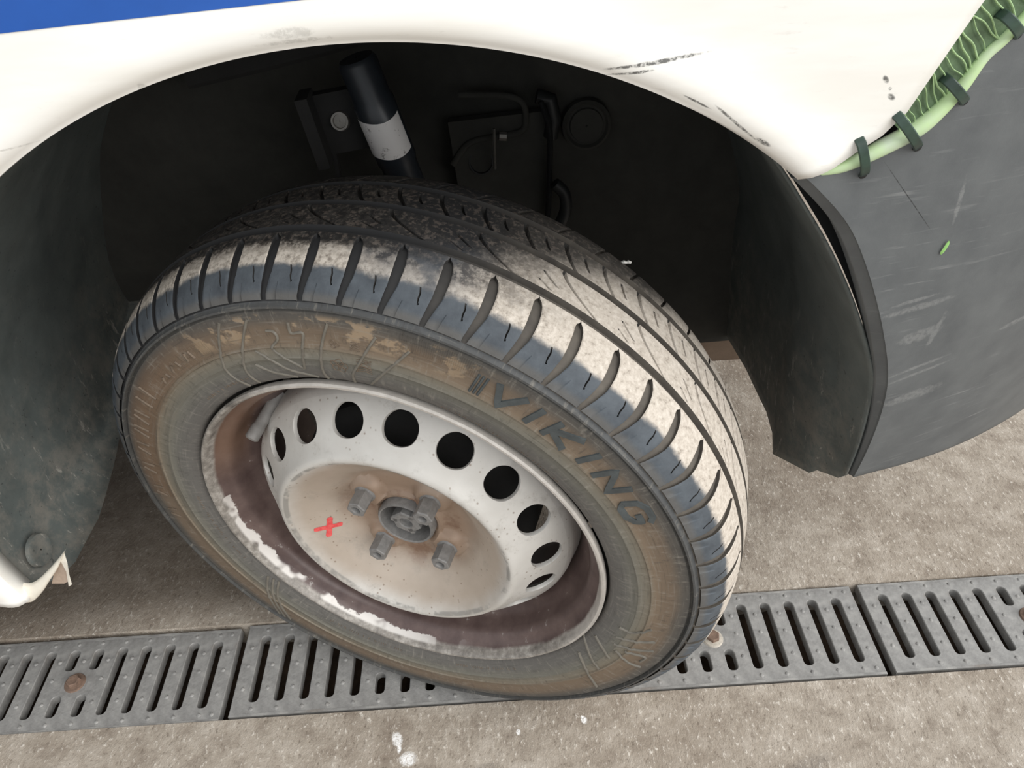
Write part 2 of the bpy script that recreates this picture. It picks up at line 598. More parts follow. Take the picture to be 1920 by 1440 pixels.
def make_fender():
    mb = MB()
    NT = 150
    cols = []
    for i in range(NT + 1):
        k = i / NT
        t = lerp(A0, A1, k)
        a = arch_pt(t)
        ob = interp(k, OUT)
        L = math.hypot(ob[0] - a[0], ob[1] - a[1])
        col = []
        # rolled return flange behind the visible edge
        c0 = arch_pt(t)
        nx, nz = math.cos(math.radians(t)), math.sin(math.radians(t))
        ye = fender_y(*c0)
        col.append((c0[0] + nx * 0.004, ye + 0.020, c0[1] + nz * 0.004))
        col.append((c0[0] + nx * 0.0005, ye + 0.006, c0[1] + nz * 0.0005))
        col.append((c0[0] - nx * 0.0002, ye + 0.0022, c0[1] - nz * 0.0002))
        w = max(0.0, 1 - k / 0.10)
        w = w * w * (3 - 2 * w)
        for s in S_STEPS:
            s2 = s
            x, z = lerp(a[0], ob[0], s2), lerp(a[1], ob[1], s2)
            if w > 0:
                fx, fz = F_at(s2)
                a0_ = arch_pt(A0)
                lx, lz = lerp(a0_[0], 0.36, s2), lerp(a0_[1], 1.0, s2)
                x += w * (fx - lx)
                z += w * (fz - lz)
            col.append((x, fender_y(x, z), z))
        cols.append(col)
    mb.grid(cols)
    return part(mb, 'front_fender', M_white, True, 50)
fender = make_fender()
fender.modifiers.new('thickness', 'SOLIDIFY').thickness = 0.0012
fender.modifiers['thickness'].offset = 0
# blue stripe along the flank
mb = MB()
rows = []
for i in range(41):
    x = -0.85 + 1.0 * i / 40
    z0 = 0.8017 + 0.0434 * (x + 0.252)
    rows.append([(x, fender_y(x, z) - 0.0011, z) for z in (z0, z0 + 0.004, z0 + 0.05, z0 + 0.1, z0 + 0.14)])
mb.grid(rows)
o = part(mb, 'side_stripe', M_blue, label='blue vinyl stripe along the top of the fender')

# ---- bumper
def bump_y(x, z):
    return 0.42 + 0.75 * max(0, x - 0.17) ** 2 + 0.45 * max(0, 0.62 - z) ** 2
B_TOP = [(.188, .691), (.211, .694), (.232, .703), (.255, .715), (.272, .734), (.282, .752), (.298, .77), (.345, .84), (.40, .91), (.48, .99)]
B_ARCH = [(.188, .691), (.196, .684), (.217, .663), (.233, .642), (.254, .605), (.277, .558), (.298, .508), (.309, .466), (.318, .408), (.325, .345)]
B_BOT = [(.325, .345), (.389, .336), (.461, .326), (.60, .312), (.80, .302)]
NU, NV = 60, 60
top = [(p.x, p.z) for p in resample(catmull([(x, 0, z) for x, z in B_TOP], 120), NV + 1)]
bot = [(p.x, p.z) for p in resample(catmull([(x, 0, z) for x, z in B_BOT], 120), NV + 1)]
lef = [(p.x, p.z) for p in resample(catmull([(x, 0, z) for x, z in B_ARCH], 120), NU + 1)]
rig = [(lerp(.48, .80, i / NU), lerp(.99, .302, i / NU)) for i in range(NU + 1)]
rows = []
for i in range(NU + 1):
    u = i / NU
    row = []
    e = lef[i]
    # return lip of the wheel-arch edge (towards the liner)
    lip = interp(u, [(0, 0.005), (.5, 0.006), (.62, 0.0055), (.78, 0.0026), (1, 0.001)])
    ye = bump_y(*e)
    row.append((e[0] - lip * 1.1, ye + 0.022, e[1] - 0.003))
    row.append((e[0] - lip * 1.2, ye + 0.0065, e[1] - 0.003))
    row.append((e[0] - lip * 1.1, ye + 0.0045, e[1] - 0.0028))
    row.append((e[0] - lip * 0.12, ye + 0.0020, e[1] - 0.0002))
    row.append((e[0] - lip * 0.04, ye + 0.0006, e[1]))
    for j in range(NV + 1):
        v = j / NV
        x = (1 - u) * top[j][0] + u * bot[j][0] + (1 - v) * lef[i][0] + v * rig[i][0] - ((1 - u) * (1 - v) * lef[0][0] + (1 - u) * v * top[-1][0] + u * (1 - v) * lef[-1][0] + u * v * bot[-1][0])
        z = (1 - u) * top[j][1] + u * bot[j][1] + (1 - v) * lef[i][1] + v * rig[i][1] - ((1 - u) * (1 - v) * lef[0][1] + (1 - u) * v * top[-1][1] + u * (1 - v) * lef[-1][1] + u * v * bot[-1][1])
        row.append((x, bump_y(x, z) - (0.0012 * math.exp(-(v / 0.03) ** 2)), z))
    rows.append(row)
# turned-under lower edge
rows.append([(p[0], p[1] + 0.006, p[2] - 0.003) for p in rows[-1]])
rows.append([(p[0], p[1] + 0.035, p[2] - 0.002) for p in rows[-1]])
mb = MB()
mb.grid(rows)
bumper = part(mb, 'front_bumper', M_bump, True, 55, label='scuffed dark grey plastic bumper')
# rounded pale green upper edge of the bumper
edge = catmull([(x, bump_y(x, z) - 0.0005, z) for x, z in B_TOP], 90)
mb = MB()
rad = [interp(i / 89, [(0, .0020), (.10, .0036), (.22, .0052), (.34, .0056), (.45, .0044), (.55, .0034), (1, .003)]) for i in range(90)]
mb.tube([p + Vector((-.0005, 0.0022, .0008)) for p in edge], rad, 12)
part(mb, 'green_edge_bead', M_green, True, 60, bumper, label='pale green rounded upper edge of the bumper')
# ribbed green backing between fender end and bumper edge
strip_a = [Vector((x, 0.4245, z)) for x, z in [(.236, .7195), (.241, .734), (.25, .754), (.263, .786), (.30, .87), (.345, .97)]]
strip_b = [Vector((x, bump_y(x, z) + 0.002, z)) for x, z in [(.246, .711), (.262, .724), (.276, .742), (.298, .771), (.345, .84), (.44, .95)]]
sa, sb = resample(strip_a, 40), resample(strip_b, 40)
mb = MB()
mb.grid([[lerp(a, b, k / 6) + Vector((0, 0.0015 * math.sin(PI * k / 6), 0)) for k in range(7)] for a, b in zip(sa, sb)])
backing = part(mb, 'green_backing_strip', M_dgreen, True, 60, label='dark green strip with pale wavy ridges beside the bumper')
mb = MB()
for i in range(38):
    s = (i + random.uniform(.2, .8)) / 38 * 0.64
    path = []
    ph = random.uniform(0, 6)
    lean = random.uniform(0.02, 0.06)
    m = 7
    for k in range(m):
        q = 0.03 + 0.94 * k / (m - 1)
        sx = min(0.995, max(0, s + lean * (0.4 - q) + 0.0025 * math.sin(q * 9 + ph)))
        idx = sx * 39
        i0 = min(38, int(idx))
        fr = idx - i0
        p = lerp(lerp(sa[i0], sa[i0 + 1], fr), lerp(sb[i0], sb[i0 + 1], fr), q)
        path.append(p + Vector((0, -0.0004, 0)))
    mb.tube(catmull(path, 16), random.uniform(0.0003, 0.0007), 6)
w = part(mb, 'wavy_ridges', M_lgreen, True, 60, backing)
w['kind'] = 'stuff'
# ---- cable ties that stitch bumper and fender together
def make_tie(p0, p1, mid, w=0.0058):
    """flat strap from hole p0 (fender) to hole p1 (bumper), bulging outward by mid"""
    a, b = Vector(p0), Vector(p1)
    t = (b - a).normalized()
    out = Vector((0, -1, 0))
    side = t.cross(out).normalized()
    cen = []
    for k in range(15):
        q = k / 14
        h = math.sin(PI * q) ** 0.45 * mid
        cen.append(lerp(a, b, q) + out * h)
    cen = [a + Vector((0, .010, 0)) + t * 0.001] + cen + [b + Vector((0, .010, 0)) - t * 0.001]
    mb = MB()
    rows = []
    for i, p in enumerate(cen):
        d = (cen[min(i + 1, len(cen) - 1)] - cen[max(i - 1, 0)]).normalized()
        nn = side.cross(d).normalized()
        h = 0.0007
        q = 0.0006
        rows.append([p + side * (w / 2) + nn * (h - q), p + side * (w / 2 - q) + nn * h, p - side * (w / 2 - q) + nn * h, p - side * (w / 2) + nn * (h - q), p - side * (w / 2) - nn * h, p + side * (w / 2) - nn * h])
    mb.grid(rows, close_v=True)
    o = part(mb, 'cable_tie', M_tie, True, 40)
    return o
def hole(c, nrm=(0, -1, 0), r=0.0025):
    mb = MB()
    n = Vector(nrm).normalized()
    e1 = n.cross(Vector((0, 0, 1))).normalized()
    e2 = n.cross(e1)
    mb.lathe([(r * 0.05, 0.0004), (r * .8, 0.0005), (r, 0.0003), (r * 1.15, -0.0003)], c, n, e1, e2, 16)
    return mb
for p0, p1, m in [((.2150, .4195, .7140), (.2250, .422, .6890), .0062), ((.2335, .4195, .7270), (.2555, .4245, .7035), .0066),
                  ((.2590, .4245, .7440), (.277, .4285, .7285), .0062), ((.2800, .4255, .7765), (.2965, .4315, .7635), .0062)]:
    make_tie(p0, p1, m)
    part(hole(p1), 'tie_hole', M_black, True, 40, bumper)

# ---- wheel-arch liner
L_EDGE = [(.167, .445, .703), (.182, .445, .686), (.199, .445, .664), (.23, .445, .621), (.262, .446, .568), (.291, .447, .508), (.3015, .452, .475), (.3125, .462, .408), (.3195, .474, .347)]
L_BOT = [(0, (.3215, .474, .345)), (.06, (.3235, .487, .327)), (.15, (.32, .524, .299)), (.17, (.316, .53, .288)), (.33, (.305, .600, .2445)), (.37, (.309, .622, .257)), (.45, (.311, .653, .263)), (.62, (.311, .735, .262)), (1, (.300, .95, .24))]
def make_liner():
    mb = MB()
    path = []
    # rear foot, up and over the wheel, then down the front along the measured edge
    path.append((Vector((-.470, .434, .262)), .95))
    for t in range(190, 49, -3):
        r = AR + 0.009
        th = math.radians(t)
        path.append((Vector((AC[0] + r * math.cos(th), .431, AC[1] + r * math.sin(th))), .95))
    front = catmull(L_EDGE, 40)
    path += [(p, .95) for p in front[2:]]
    globals()['front'] = front
    rows = []
    n = len(path)
    CS = [0, .02, .06, .1, .15, .17, .22, .27, .33, .37, .45, .53, .62, .8, 1]
    for i, (p, y1) in enumerate(path):
        row = []
        for c in CS:
            y = lerp(p.y, y1, c)
            q = Vector((p.x, y, p.z))
            f = (i - (n - 22)) / 21
            if f > 0:
                b = Vector(interp(c, L_BOT))
                base_last = Vector((path[-1][0].x, lerp(path[-1][0].y, y1, c), path[-1][0].z))
                k = f * f * (3 - 2 * f)
                q = q + (b - base_last) * k
            if i < 30:    # rear foot is cut obliquely
                q.z = max(q.z, interp(q.y, [(.431, .307), (.476, .274), (.55, .270), (.62, .29), (.95, .42)]))
            # shallow pressed ribs
            th = math.atan2(q.z - AC[1], q.x - AC[0])
            q += Vector((math.cos(th), 0, math.sin(th))) * (0.0015 * math.sin(c * 11 + i * 0.05))
            row.append(q)
        rows.append(row)
    mb.grid(rows)
    return part(mb, 'wheel_arch_liner', M_liner, True, 60)
liner = make_liner()
liner.modifiers.new('thickness', 'SOLIDIFY').thickness = 0.002
# pressed round bosses on the liner
for c, nrm, r in [((.3235, .655, .346), (-1, 0, .15), .026), ((.3235, .80, .33), (-1, 0, .15), .026), ((-.330, .60, .705), (.6, 0, -.8), .028), ((-.4795, .470, .318), (1, 0, .12), .017)]:
    mb = MB()
    n = Vector(nrm).normalized()
    e1 = n.cross(Vector((0, 1, 0))).normalized()
    e2 = n.cross(e1)
    mb.lathe([(r * .05, .0016), (r * .6, .0015), (r * .85, .0022), (r * .95, .0018), (r, -.002)], c, n, e1, e2, 24)
    part(mb, 'pressed_boss', M_liner, True, 50, liner)
# slot near the lower front edge of the liner
mb = MB()
mb.tube(catmull([(.3160, .572, .300), (.3170, .560, .3020), (.3185, .548, .3015)], 8), [.0006, .0016, .0022, .0024, .0024, .002, .0014, .0006], 8)
part(mb, 'slot', M_black, True, 50, liner)

mb = MB()  # dark sheet added behind the liner gap to block light
rows = []
for p in [Vector((.10, .445, .75)), Vector((.14, .445, .725))] + front[:33]:
    rows.append([Vector((p.x + dx, p.y + dy, p.z + dx * .6)) for dx, dy in ((.002, .012), (.012, .022), (.030, .028), (.06, .040), (.10, .060))])
mb.grid(rows)
part(mb, 'gap_backing', M_black, True, 60)
# ---- body-coloured trim end under the rear of the arch
mb = MB()
LOW = [(-.62, .425, .291), (-.55, .425, .292), (-.51, .425, .293), (-.484, .425, .2932), (-.475, .4252, .297), (-.461, .4255, .310), (-.448, .4265, .325), (-.433, .428, .342), (-.4185, .430, .3625)]
UPP = [(-.62, .430, .350), (-.55, .430, .346), (-.491, .430, .332), (-.483, .430, .3175), (-.474, .430, .3145), (-.463, .4295, .321), (-.449, .4295, .333), (-.434, .430, .347), (-.4180, .431, .3632)]
lo_, up_ = catmull(LOW, 60), catmull(UPP, 60)
rows = []
for p, q in zip(lo_, up_):
    rows.append([p + Vector((0, .010, .001)), p + Vector((0, .0012, -.0002)), lerp(p, q, .12) + Vector((0, -.0012, 0)), lerp(p, q, .5) + Vector((0, -.0022, 0)), lerp(p, q, .88) + Vector((0, -.0012, 0)), q, q + Vector((0, .004, -.0006))])
mb.grid(rows)
trim = part(mb, 'sill_trim', M_trim, True, 70, label='chipped white lower trim behind the wheel')
mb = MB()
mb.add([(-.418, .4290, .3632), (-.4195, .4265, .351), (-.4245, .4250, .334), (-.428, .4245, .320), (-.4335, .4255, .3155), (-.4325, .4275, .322), (-.4285, .4285, .335), (-.4270, .4290, .350)], [(0, 1, 2, 3, 4, 5, 6, 7)])
part(mb, 'torn_tip', M_trim, False, 30, trim)
mb = MB()
mb.add([(-.4275, .431, .350), (-.4285, .4295, .335), (-.4325, .4288, .320), (-.440, .4300, .3145), (-.452, .4305, .3150), (-.440, .4315, .336)], [(0, 1, 2, 3, 4, 5)])
part(mb, 'folded_inside', M_trimin, False, 30, trim, label='dusty inner face of the torn trim end')

# ---- dark structure inside the arch: inner wing, beam, strut, bracket, panel, hose
mb = MB()
rows = []
for i in range(41):
    x = -.60 + .915 * i / 40
    zb = interp(x, [(-.3, .30), (.1, .30), (.2, .245), (.32, .245)])
    rows.append([(x, .82 + .012 * noise.noise(Vector((x * 6, j * .4, 1))), lerp(zb, .86, j / 16)) for j in range(17)])
mb.grid(rows)
wing = part(mb, 'inner_wing', M_dust, True, 60)
mb = MB()
beam = catmull([(-.30, .76, .655), (-.2, .755, .672), (-.10, .755, .692), (-.03, .76, .715)], 20)
rows = [[p + Vector((0, dy, dz)) for dy, dz in ((.03, .03), (.004, .028), (0, .022), (0, .004), (.003, 0), (.03, -.004))] for p in beam]
mb.grid(rows)
part(mb, 'cross_beam', M_dark, True, 30)
mb = MB()
ax = Vector((.012, .0, -.052)).normalized()
st_top = Vector((-.122, .715, .685))
e1 = ax.cross(Vector((0, 1, 0))).normalized()
e2 = ax.cross(e1)
mb.lathe([(.001, -.004), (.016, -.004), (.0185, 0), (.0185, .034), (.0200, .036), (.0200, .098), (.0185, .10), (.0185, .14), (.023, .142), (.023, .15), (.012, .152), (.012, .24)], st_top, ax, e1, e2, 32)
strut = part(mb, 'suspension_strut', M_strut, True, 40)
mb = MB()
rows = []
qc = math.atan2(-e2.y, -e1.y)      # direction facing the open side of the arch
for j in range(9):
    h = .050 + .037 * j / 8
    row = []
    for i in range(17):
        q = qc + math.radians(-72 + 150 * i / 16)
        d = e1 * math.cos(q) + e2 * math.sin(q)
        row.append(st_top + ax * (h + .003 * math.sin(i * .3)) + d * .0206)
    rows.append(row)
mb.grid(rows)
stick = part(mb, 'sticker', M_label, True, 60, strut, label='torn white sticker wrapped on the strut')
mb = MB()
mb.box((-.150, .735, .625), (.055, .012, .060), Matrix.Rotation(-.12, 3, 'Y'))
mb.box((-.176, .722, .622), (.012, .03, .070), Matrix.Rotation(-.12, 3, 'Y'))
mb.box((-.165, .735, .585), (.004, .008, .10), Matrix.Rotation(.02, 3, 'Y'))
br = part(mb, 'strut_bracket', M_dark, True, 30)
mb = MB()
mb.lathe([(.0005, .004), (.0062, .0035), (.0066, .006), (.0085, .006), (.0095, .002), (.0098, 0)], (-.151, .7285, .627), (0, -1, .25), (1, 0, 0), (0, .25, 1), 20)
part(mb, 'bracket_bolt', M_steel, True, 30, br)
# pressed panel with a looped bead, a hole and a clip
mb = MB()
mb.box((.005, .80, .535), (.105, .012, .12), Matrix.Rotation(-.05, 3, 'Y'))
pan = part(mb, 'pressed_panel', M_dust, True, 30)
mb = MB()
loop = [(-.036, .792, .622), (.01, .792, .618), (.03, .792, .610), (.034, .792, .592), (.028, .792, .578), (.0, .792, .574), (-.03, .792, .568), (-.05, .792, .545)]
mb.tube(catmull(loop, 50), .0035, 8)
part(mb, 'looped_bead', M_dust, True, 60, pan)
mb = MB()
mb.lathe([(.001, -.006), (.011, -.006), (.0125, .001), (.014, .001)], (-.018, .7935, .545), (0, -1, .2), (1, 0, 0), (0, .2, 1), 24)
part(mb, 'round_hole', M_black, True, 40, pan)
mb = MB()
mb.tube([(-.001, .780, .588), (-.002, .776, .570), (-.003, .776, .545)], .0035, 8, flat=.5)
mb.tube([(.004, .79, .575), (.012, .79, .574)], .005, 8)
part(mb, 'clip', M_steel, True, 40, pan)
mb = MB()
mb.tube(catmull([(.050, .785, .612), (.058, .78, .585), (.058, .78, .55), (.056, .78, .50), (.052, .78, .46)], 20), .0055, 8, flat=.6)
mb.tube(catmull([(.062, .77, .525), (.073, .77, .512), (.074, .77, .49), (.064, .77, .465)], 16), .007, 10)
mb.tube([(.046, .79, .616), (.060, .79, .612), (.064, .79, .59), (.06, .79, .57)], .008, 8)
part(mb, 'brake_hose', M_black, True, 50)
mb = MB()
c = (.101, .805, .575)
mb.lathe([(.0005, .002), (.0015, .004), (.018, .004), (.019, .001), (.0215, .001), (.024, .005), (.027, .003), (.028, -.004)], c, (0, -1, .1), (1, 0, 0), (0, .1, 1), 32)
part(mb, 'round_plug', M_dust, True, 30)
# bulkhead panel deeper in, underbody, engine bay closing panels and far flank
mb = MB()
mb.box((-.15, .97, .62), (1.0, .02, .60))
part(mb, 'bulkhead', M_dark, False)
mb = MB()
mb.box((.33, .955, .20), (.24, .010, .205))
part(mb, 'splash_shield', simple('brown_splash_shield', (98, 82, 68), 0.9, 0, 0.15, 40, 0.2), False, label='dusty brown splash shield')
mb = MB()
mb.box((-1.4, 1.50, .29), (3.7, 1.02, .03))
mb.box((-1.85, .98, .27), (2.6, 1.1, .03))
mb.box((-1.6, 1.75, .235), (3.6, .6, .03))
part(mb, 'underbody', M_dark, False)
mb = MB()
rows = []
for j in range(12):
    y = .445 + 1.6 * j / 11
    rows.append([(-.85 + 1.45 * i / 10, y, 1.0 + .06 * math.sin(PI * j / 11) - .12 * max(0, i / 10 - .6)) for i in range(11)])
mb.grid(rows)
part(mb, 'bonnet', M_white, True, 60)
mb = MB()
rows = []
for i in range(11):
    x = -3.6 + 2.745 * i / 10
    rows.append([(x, .424 + .10 * max(0, z - .8) ** 2, z) for z in (.302, .5, .7, .8, 1.0, 1.2)])
mb.grid(rows)
part(mb, 'front_door', M_white, True, 60)
mb = MB()
rows = []
for i in range(11):
    x = -3.6 + 4.3 * i / 10
    rows.append([(x, 2.04, z) for z in (.20, .7, 1.0, 1.2)])
mb.grid(rows)
part(mb, 'far_side_panel', M_white, True, 60)

# ------------------------------------------------------------------ wheel frame (steered outward, slight camber)
N_ = Vector((-0.328314, -0.944289, -0.022998))     # outward axle direction
A_ = Vector((-0.944539, 0.328401, 0.0))
B_ = Vector((-0.007553, -0.021723, 0.999736))
WC = Vector((-0.12363, 0.453006, 0.313736))
WM = Matrix(((-A_.x, -N_.x, B_.x), (-A_.y, -N_.y, B_.y), (-A_.z, -N_.z, B_.z)))
WQ = WM.to_quaternion()
def W(r, th, a):
    """wheel coordinates: radius, angle in degrees (counter-clockwise from the right), axial (outward positive)"""
    t = math.radians(th)
    return Vector((r * math.cos(t), -a, r * math.sin(t)))
def wheel_part(o):
    o.location = WC - VL
    o.rotation_mode = 'QUATERNION'
    o.rotation_quaternion = WQ
    return o
ZF = 0.0008          # the tyre stands on the grates just below floor level
def squash(p):
    """flatten the tyre where it meets the ground"""
    w = WC + WM @ Vector(p)
    g = ZF - w.z
    if g > -0.02:
        k = max(0.0, (g + 0.02) / 0.03)
        out = 0.006 * k * k * (1 if -p[1] > -0.083 else -1)
        p = Vector((p[0], p[1] - out, p[2]))
        w = WC + WM @ p
        if w.z < ZF:
            w.z = ZF
            p = WM.transposed() @ (w - WC)
    return Vector(p)

# ---- tyre materials
def tyre_coords(b):
    x, y, z = b.xyz()
    r = b.math('SQRT', b.math('ADD', b.math('MULTIPLY', x, x), b.math('MULTIPLY', z, z)))
    a = b.math('MULTIPLY', y, -1.0)
    th = b.math('ARCTAN2', z, x)
    return r, a, th
def mat_sidewall():
    b = NB('dusty_sidewall_rubber', 0.62, 0, 0.28)
    r, a, th = tyre_coords(b)
    nz = b.noise(18, 5, 0.65)
    rr = b.math('ADD', r, b.math('MULTIPLY', b.math('SUBTRACT', nz, 0.5), 0.008))
    k = b.step(rr, 0.20, 0.325)
    kk = b.math('DIVIDE', b.math('SUBTRACT', rr, 0.20), 0.125, clamp=True)
    def s(v):
        return (v - 0.20) / 0.125
    c = b.ramp(kk, [(s(.203), srgb(78, 76, 72)), (s(.212), srgb(98, 95, 92)), (s(.226), srgb(100, 98, 94)), (s(.236), srgb(108, 106, 98)), (s(.247), srgb(120, 113, 100)), (s(.254), srgb(117, 102, 86)),
                    (s(.268), srgb(110, 96, 82)), (s(.276), srgb(88, 83, 77)), (s(.2845), srgb(76, 75, 73)), (s(.291), srgb(80, 82, 84)), (s(.30), srgb(76, 80, 85)), (s(.312), srgb(92, 92, 90))])
    # browner rear half, mud crust in patches
    br = b.math('MULTIPLY', b.step(b.math('ABSOLUTE', b.math('SUBTRACT', th, 2.75)), 0.2, 0.9, 1, 0), b.math('MULTIPLY', b.step(r, .248, .256), b.step(r, .275, .284, 1, 0)))
    c = b.mix(b.math('MULTIPLY', br, 0.5), c, srgb(110, 86, 66))
    crust = b.math('MULTIPLY', b.step(b.noise(40, 4, 0.6, b.mapped((1, 1, 1.6))), 0.52, 0.58), b.math('MULTIPLY', b.step(r, .254, .262), b.step(r, .276, .282, 1, 0)))
    crust = b.math('MULTIPLY', crust, b.step(b.math('ABSOLUTE', b.math('SUBTRACT', th, 1.65)), 0.35, 0.6, 1, 0))
    c = b.mix(b.math('MULTIPLY', crust, 0.8), c, srgb(156, 136, 112))
    cv = b.n('ShaderNodeCombineXYZ')
    b.link(b.math('MULTIPLY', th, 60.0), cv.inputs[0])
    b.link(b.math('MULTIPLY', r, 55.0), cv.inputs[1])
    stk = b.noise(1.0, 4, 0.65, cv.outputs[0])
    cv2 = b.n('ShaderNodeCombineXYZ')
    b.link(b.math('MULTIPLY', th, 5.0), cv2.inputs[0])
    b.link(b.math('MULTIPLY', r, 420.0), cv2.inputs[1])
    arc = b.noise(1.0, 3, 0.6, cv2.outputs[0])
    c = b.mix(b.step(stk, .54, .72, 0, .40), c, srgb(150, 144, 134))
    c = b.mix(b.step(stk, .28, .44, .45, 0), c, srgb(64, 60, 56))
    c = b.mix(b.step(arc, .56, .70, 0, .30), c, srgb(140, 136, 128))
    c = b.mix(b.step(arc, .30, .44, .35, 0), c, srgb(62, 59, 56))
    sp = b.noise(90, 5, 0.7)
    c = b.mix(b.step(sp, 0.55, 0.75, 0, 0.35), c, srgb(146, 140, 130))
    c = b.mix(b.step(sp, 0.28, 0.42, 0.4, 0), c, srgb(58, 56, 54))
    b.color(c)
    b.bump(b.noise(300, 3, 0.7), 0.12, 0.0008)
    return b.m
M_side = mat_sidewall()
def mat_tread():
    b = NB('tread_rubber_with_dried_mud', 0.7, 0, 0.4)
    r, a, th = tyre_coords(b)
    nz = b.noise(55, 5, 0.65)
    fn = b.noise(240, 4, 0.7, None)
    n2 = b.noise(20, 4, 0.6)
    aa = b.math('ADD', a, b.math('MULTIPLY', b.math('SUBTRACT', nz, 0.5), 0.009))
    dusty = b.step(aa, -0.0165, -0.0115, 1, 0)
    rub = b.ramp(nz, [(0.3, srgb(64, 69, 75)), (0.7, srgb(86, 92, 98))])
    mud = b.ramp(fn, [(0.28, srgb(136, 126, 116)), (0.42, srgb(184, 174, 162)), (0.7, srgb(212, 203, 192))])
    # mud mottled dark towards the top, with the arch's shade painted in
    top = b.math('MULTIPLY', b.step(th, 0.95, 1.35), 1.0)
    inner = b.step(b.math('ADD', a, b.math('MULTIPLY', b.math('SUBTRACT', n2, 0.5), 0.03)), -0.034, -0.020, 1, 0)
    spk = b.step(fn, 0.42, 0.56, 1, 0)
    mottle_shade = b.math('MULTIPLY', top, b.math('MAXIMUM', b.math('MULTIPLY', inner, b.step(b.noise(130, 4, 0.75), 0.40, 0.62, 1, .35)), b.math('MULTIPLY', spk, .25)))
    wet_and_shade = b.math('MULTIPLY', b.step(b.math('ABSOLUTE', b.math('SUBTRACT', th, 1.38)), 0.06, 0.20, 1, 0), b.step(n2, 0.40, 0.5, 0.5, 1))
    cm = b.mix(mottle_shade, mud, srgb(56, 50, 45))
    cm = b.mix(b.math('MULTIPLY', wet_and_shade, 0.85), cm, srgb(74, 78, 84))
    arch_shade = b.math('MULTIPLY', b.step(b.math('ADD', b.math('ADD', th, b.math('MULTIPLY', a, -6.0)), b.math('MULTIPLY', b.math('SUBTRACT', n2, .5), .35)), 1.42, 1.75), b.step(a, -.036, -.030, 1, 0))  # shade inside the arch, painted dark on the upper tread
    cm = b.mix(b.math('MULTIPLY', arch_shade, .9), cm, b.mix(b.step(fn, .5, .62), srgb(32, 31, 31), srgb(82, 74, 68)))
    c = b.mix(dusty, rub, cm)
    low = b.math('MULTIPLY', b.step(r, .294, .300, 1, 0), 0.5)
    c = b.mix(low, c, srgb(104, 98, 90))
    b.color(c)
    b.bump(b.math('ADD', fn, b.math('MULTIPLY', dusty, 0.8)), 0.25, 0.0012)
    return b.m
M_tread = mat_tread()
def mat_groove():
    b = NB('tread_groove_rubber', 0.75, 0, 0.3)
    r, a, th = tyre_coords(b)
    c = b.ramp(b.noise(60, 4), [(0.3, srgb(78, 73, 68)), (0.7, srgb(102, 96, 88))])
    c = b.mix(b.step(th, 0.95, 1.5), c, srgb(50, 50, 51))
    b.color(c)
    return b.m
M_groove = mat_groove()
M_slit = simple('dark_slit_bottom', (40, 38, 36), 0.85, 0, 0.2, 80, 0.1)

# ---- tyre carcass: sidewalls, ridges and groove floor
SW_PROF = [(.2005, -.020), (.2075, -.016), (.2098, -.0100), (.2106, -.0048), (.2122, -.0018), (.2145, -.0002), (.220, .0022), (.226, .0040), (.232, .0050),
           (.2375, .0054), (.2384, .0062), (.2398, .0062), (.241, .0055), (.2490, .0058), (.2500, .0070), (.2512, .0070), (.2525, .0060),
           (.262, .0058), (.270, .0054), (.277, .0048), (.2825, .0040), (.2836, .0024), (.2850, .0020), (.2858, .0060), (.2876, .0058), (.2886, .0030), (.2898, .0018),
           (.2945, -.0005), (.2995, -.0048), (.3052, -.0105), (.3106, -.019), (.3142, -.028), (.3164, -.038), (.3172, -.050), (.3184, -.083)]
def carcass():
    full = SW_PROF + [(r, -0.166 - a) for r, a in SW_PROF[-2::-1]]
    mb = MB()
    n = 232
    rows = []
    for r, a in full:
        rows.append([squash(W(r, 360 * k / n, a)) for k in range(n)])
    mb.grid(rows, close_v=True)
    o = mb.build('tyre', M_side, van, True, 40)
    o.data.materials.append(M_groove)
    for p in o.data.polygons:
        c = p.center
        if math.hypot(c.x, c.z) > .2915:
            p.material_index = 1
    wheel_part(o)
    o['label'] = 'dusty black rubber tyre with worn muddy tread'
    return o
tyre = carcass()

# ---- shoulder tread blocks: 58 outer and 58 inner
NB_ = 58
STEP = 360.0 / NB_
TH0 = 56.7           # a lateral groove is centred on this angle
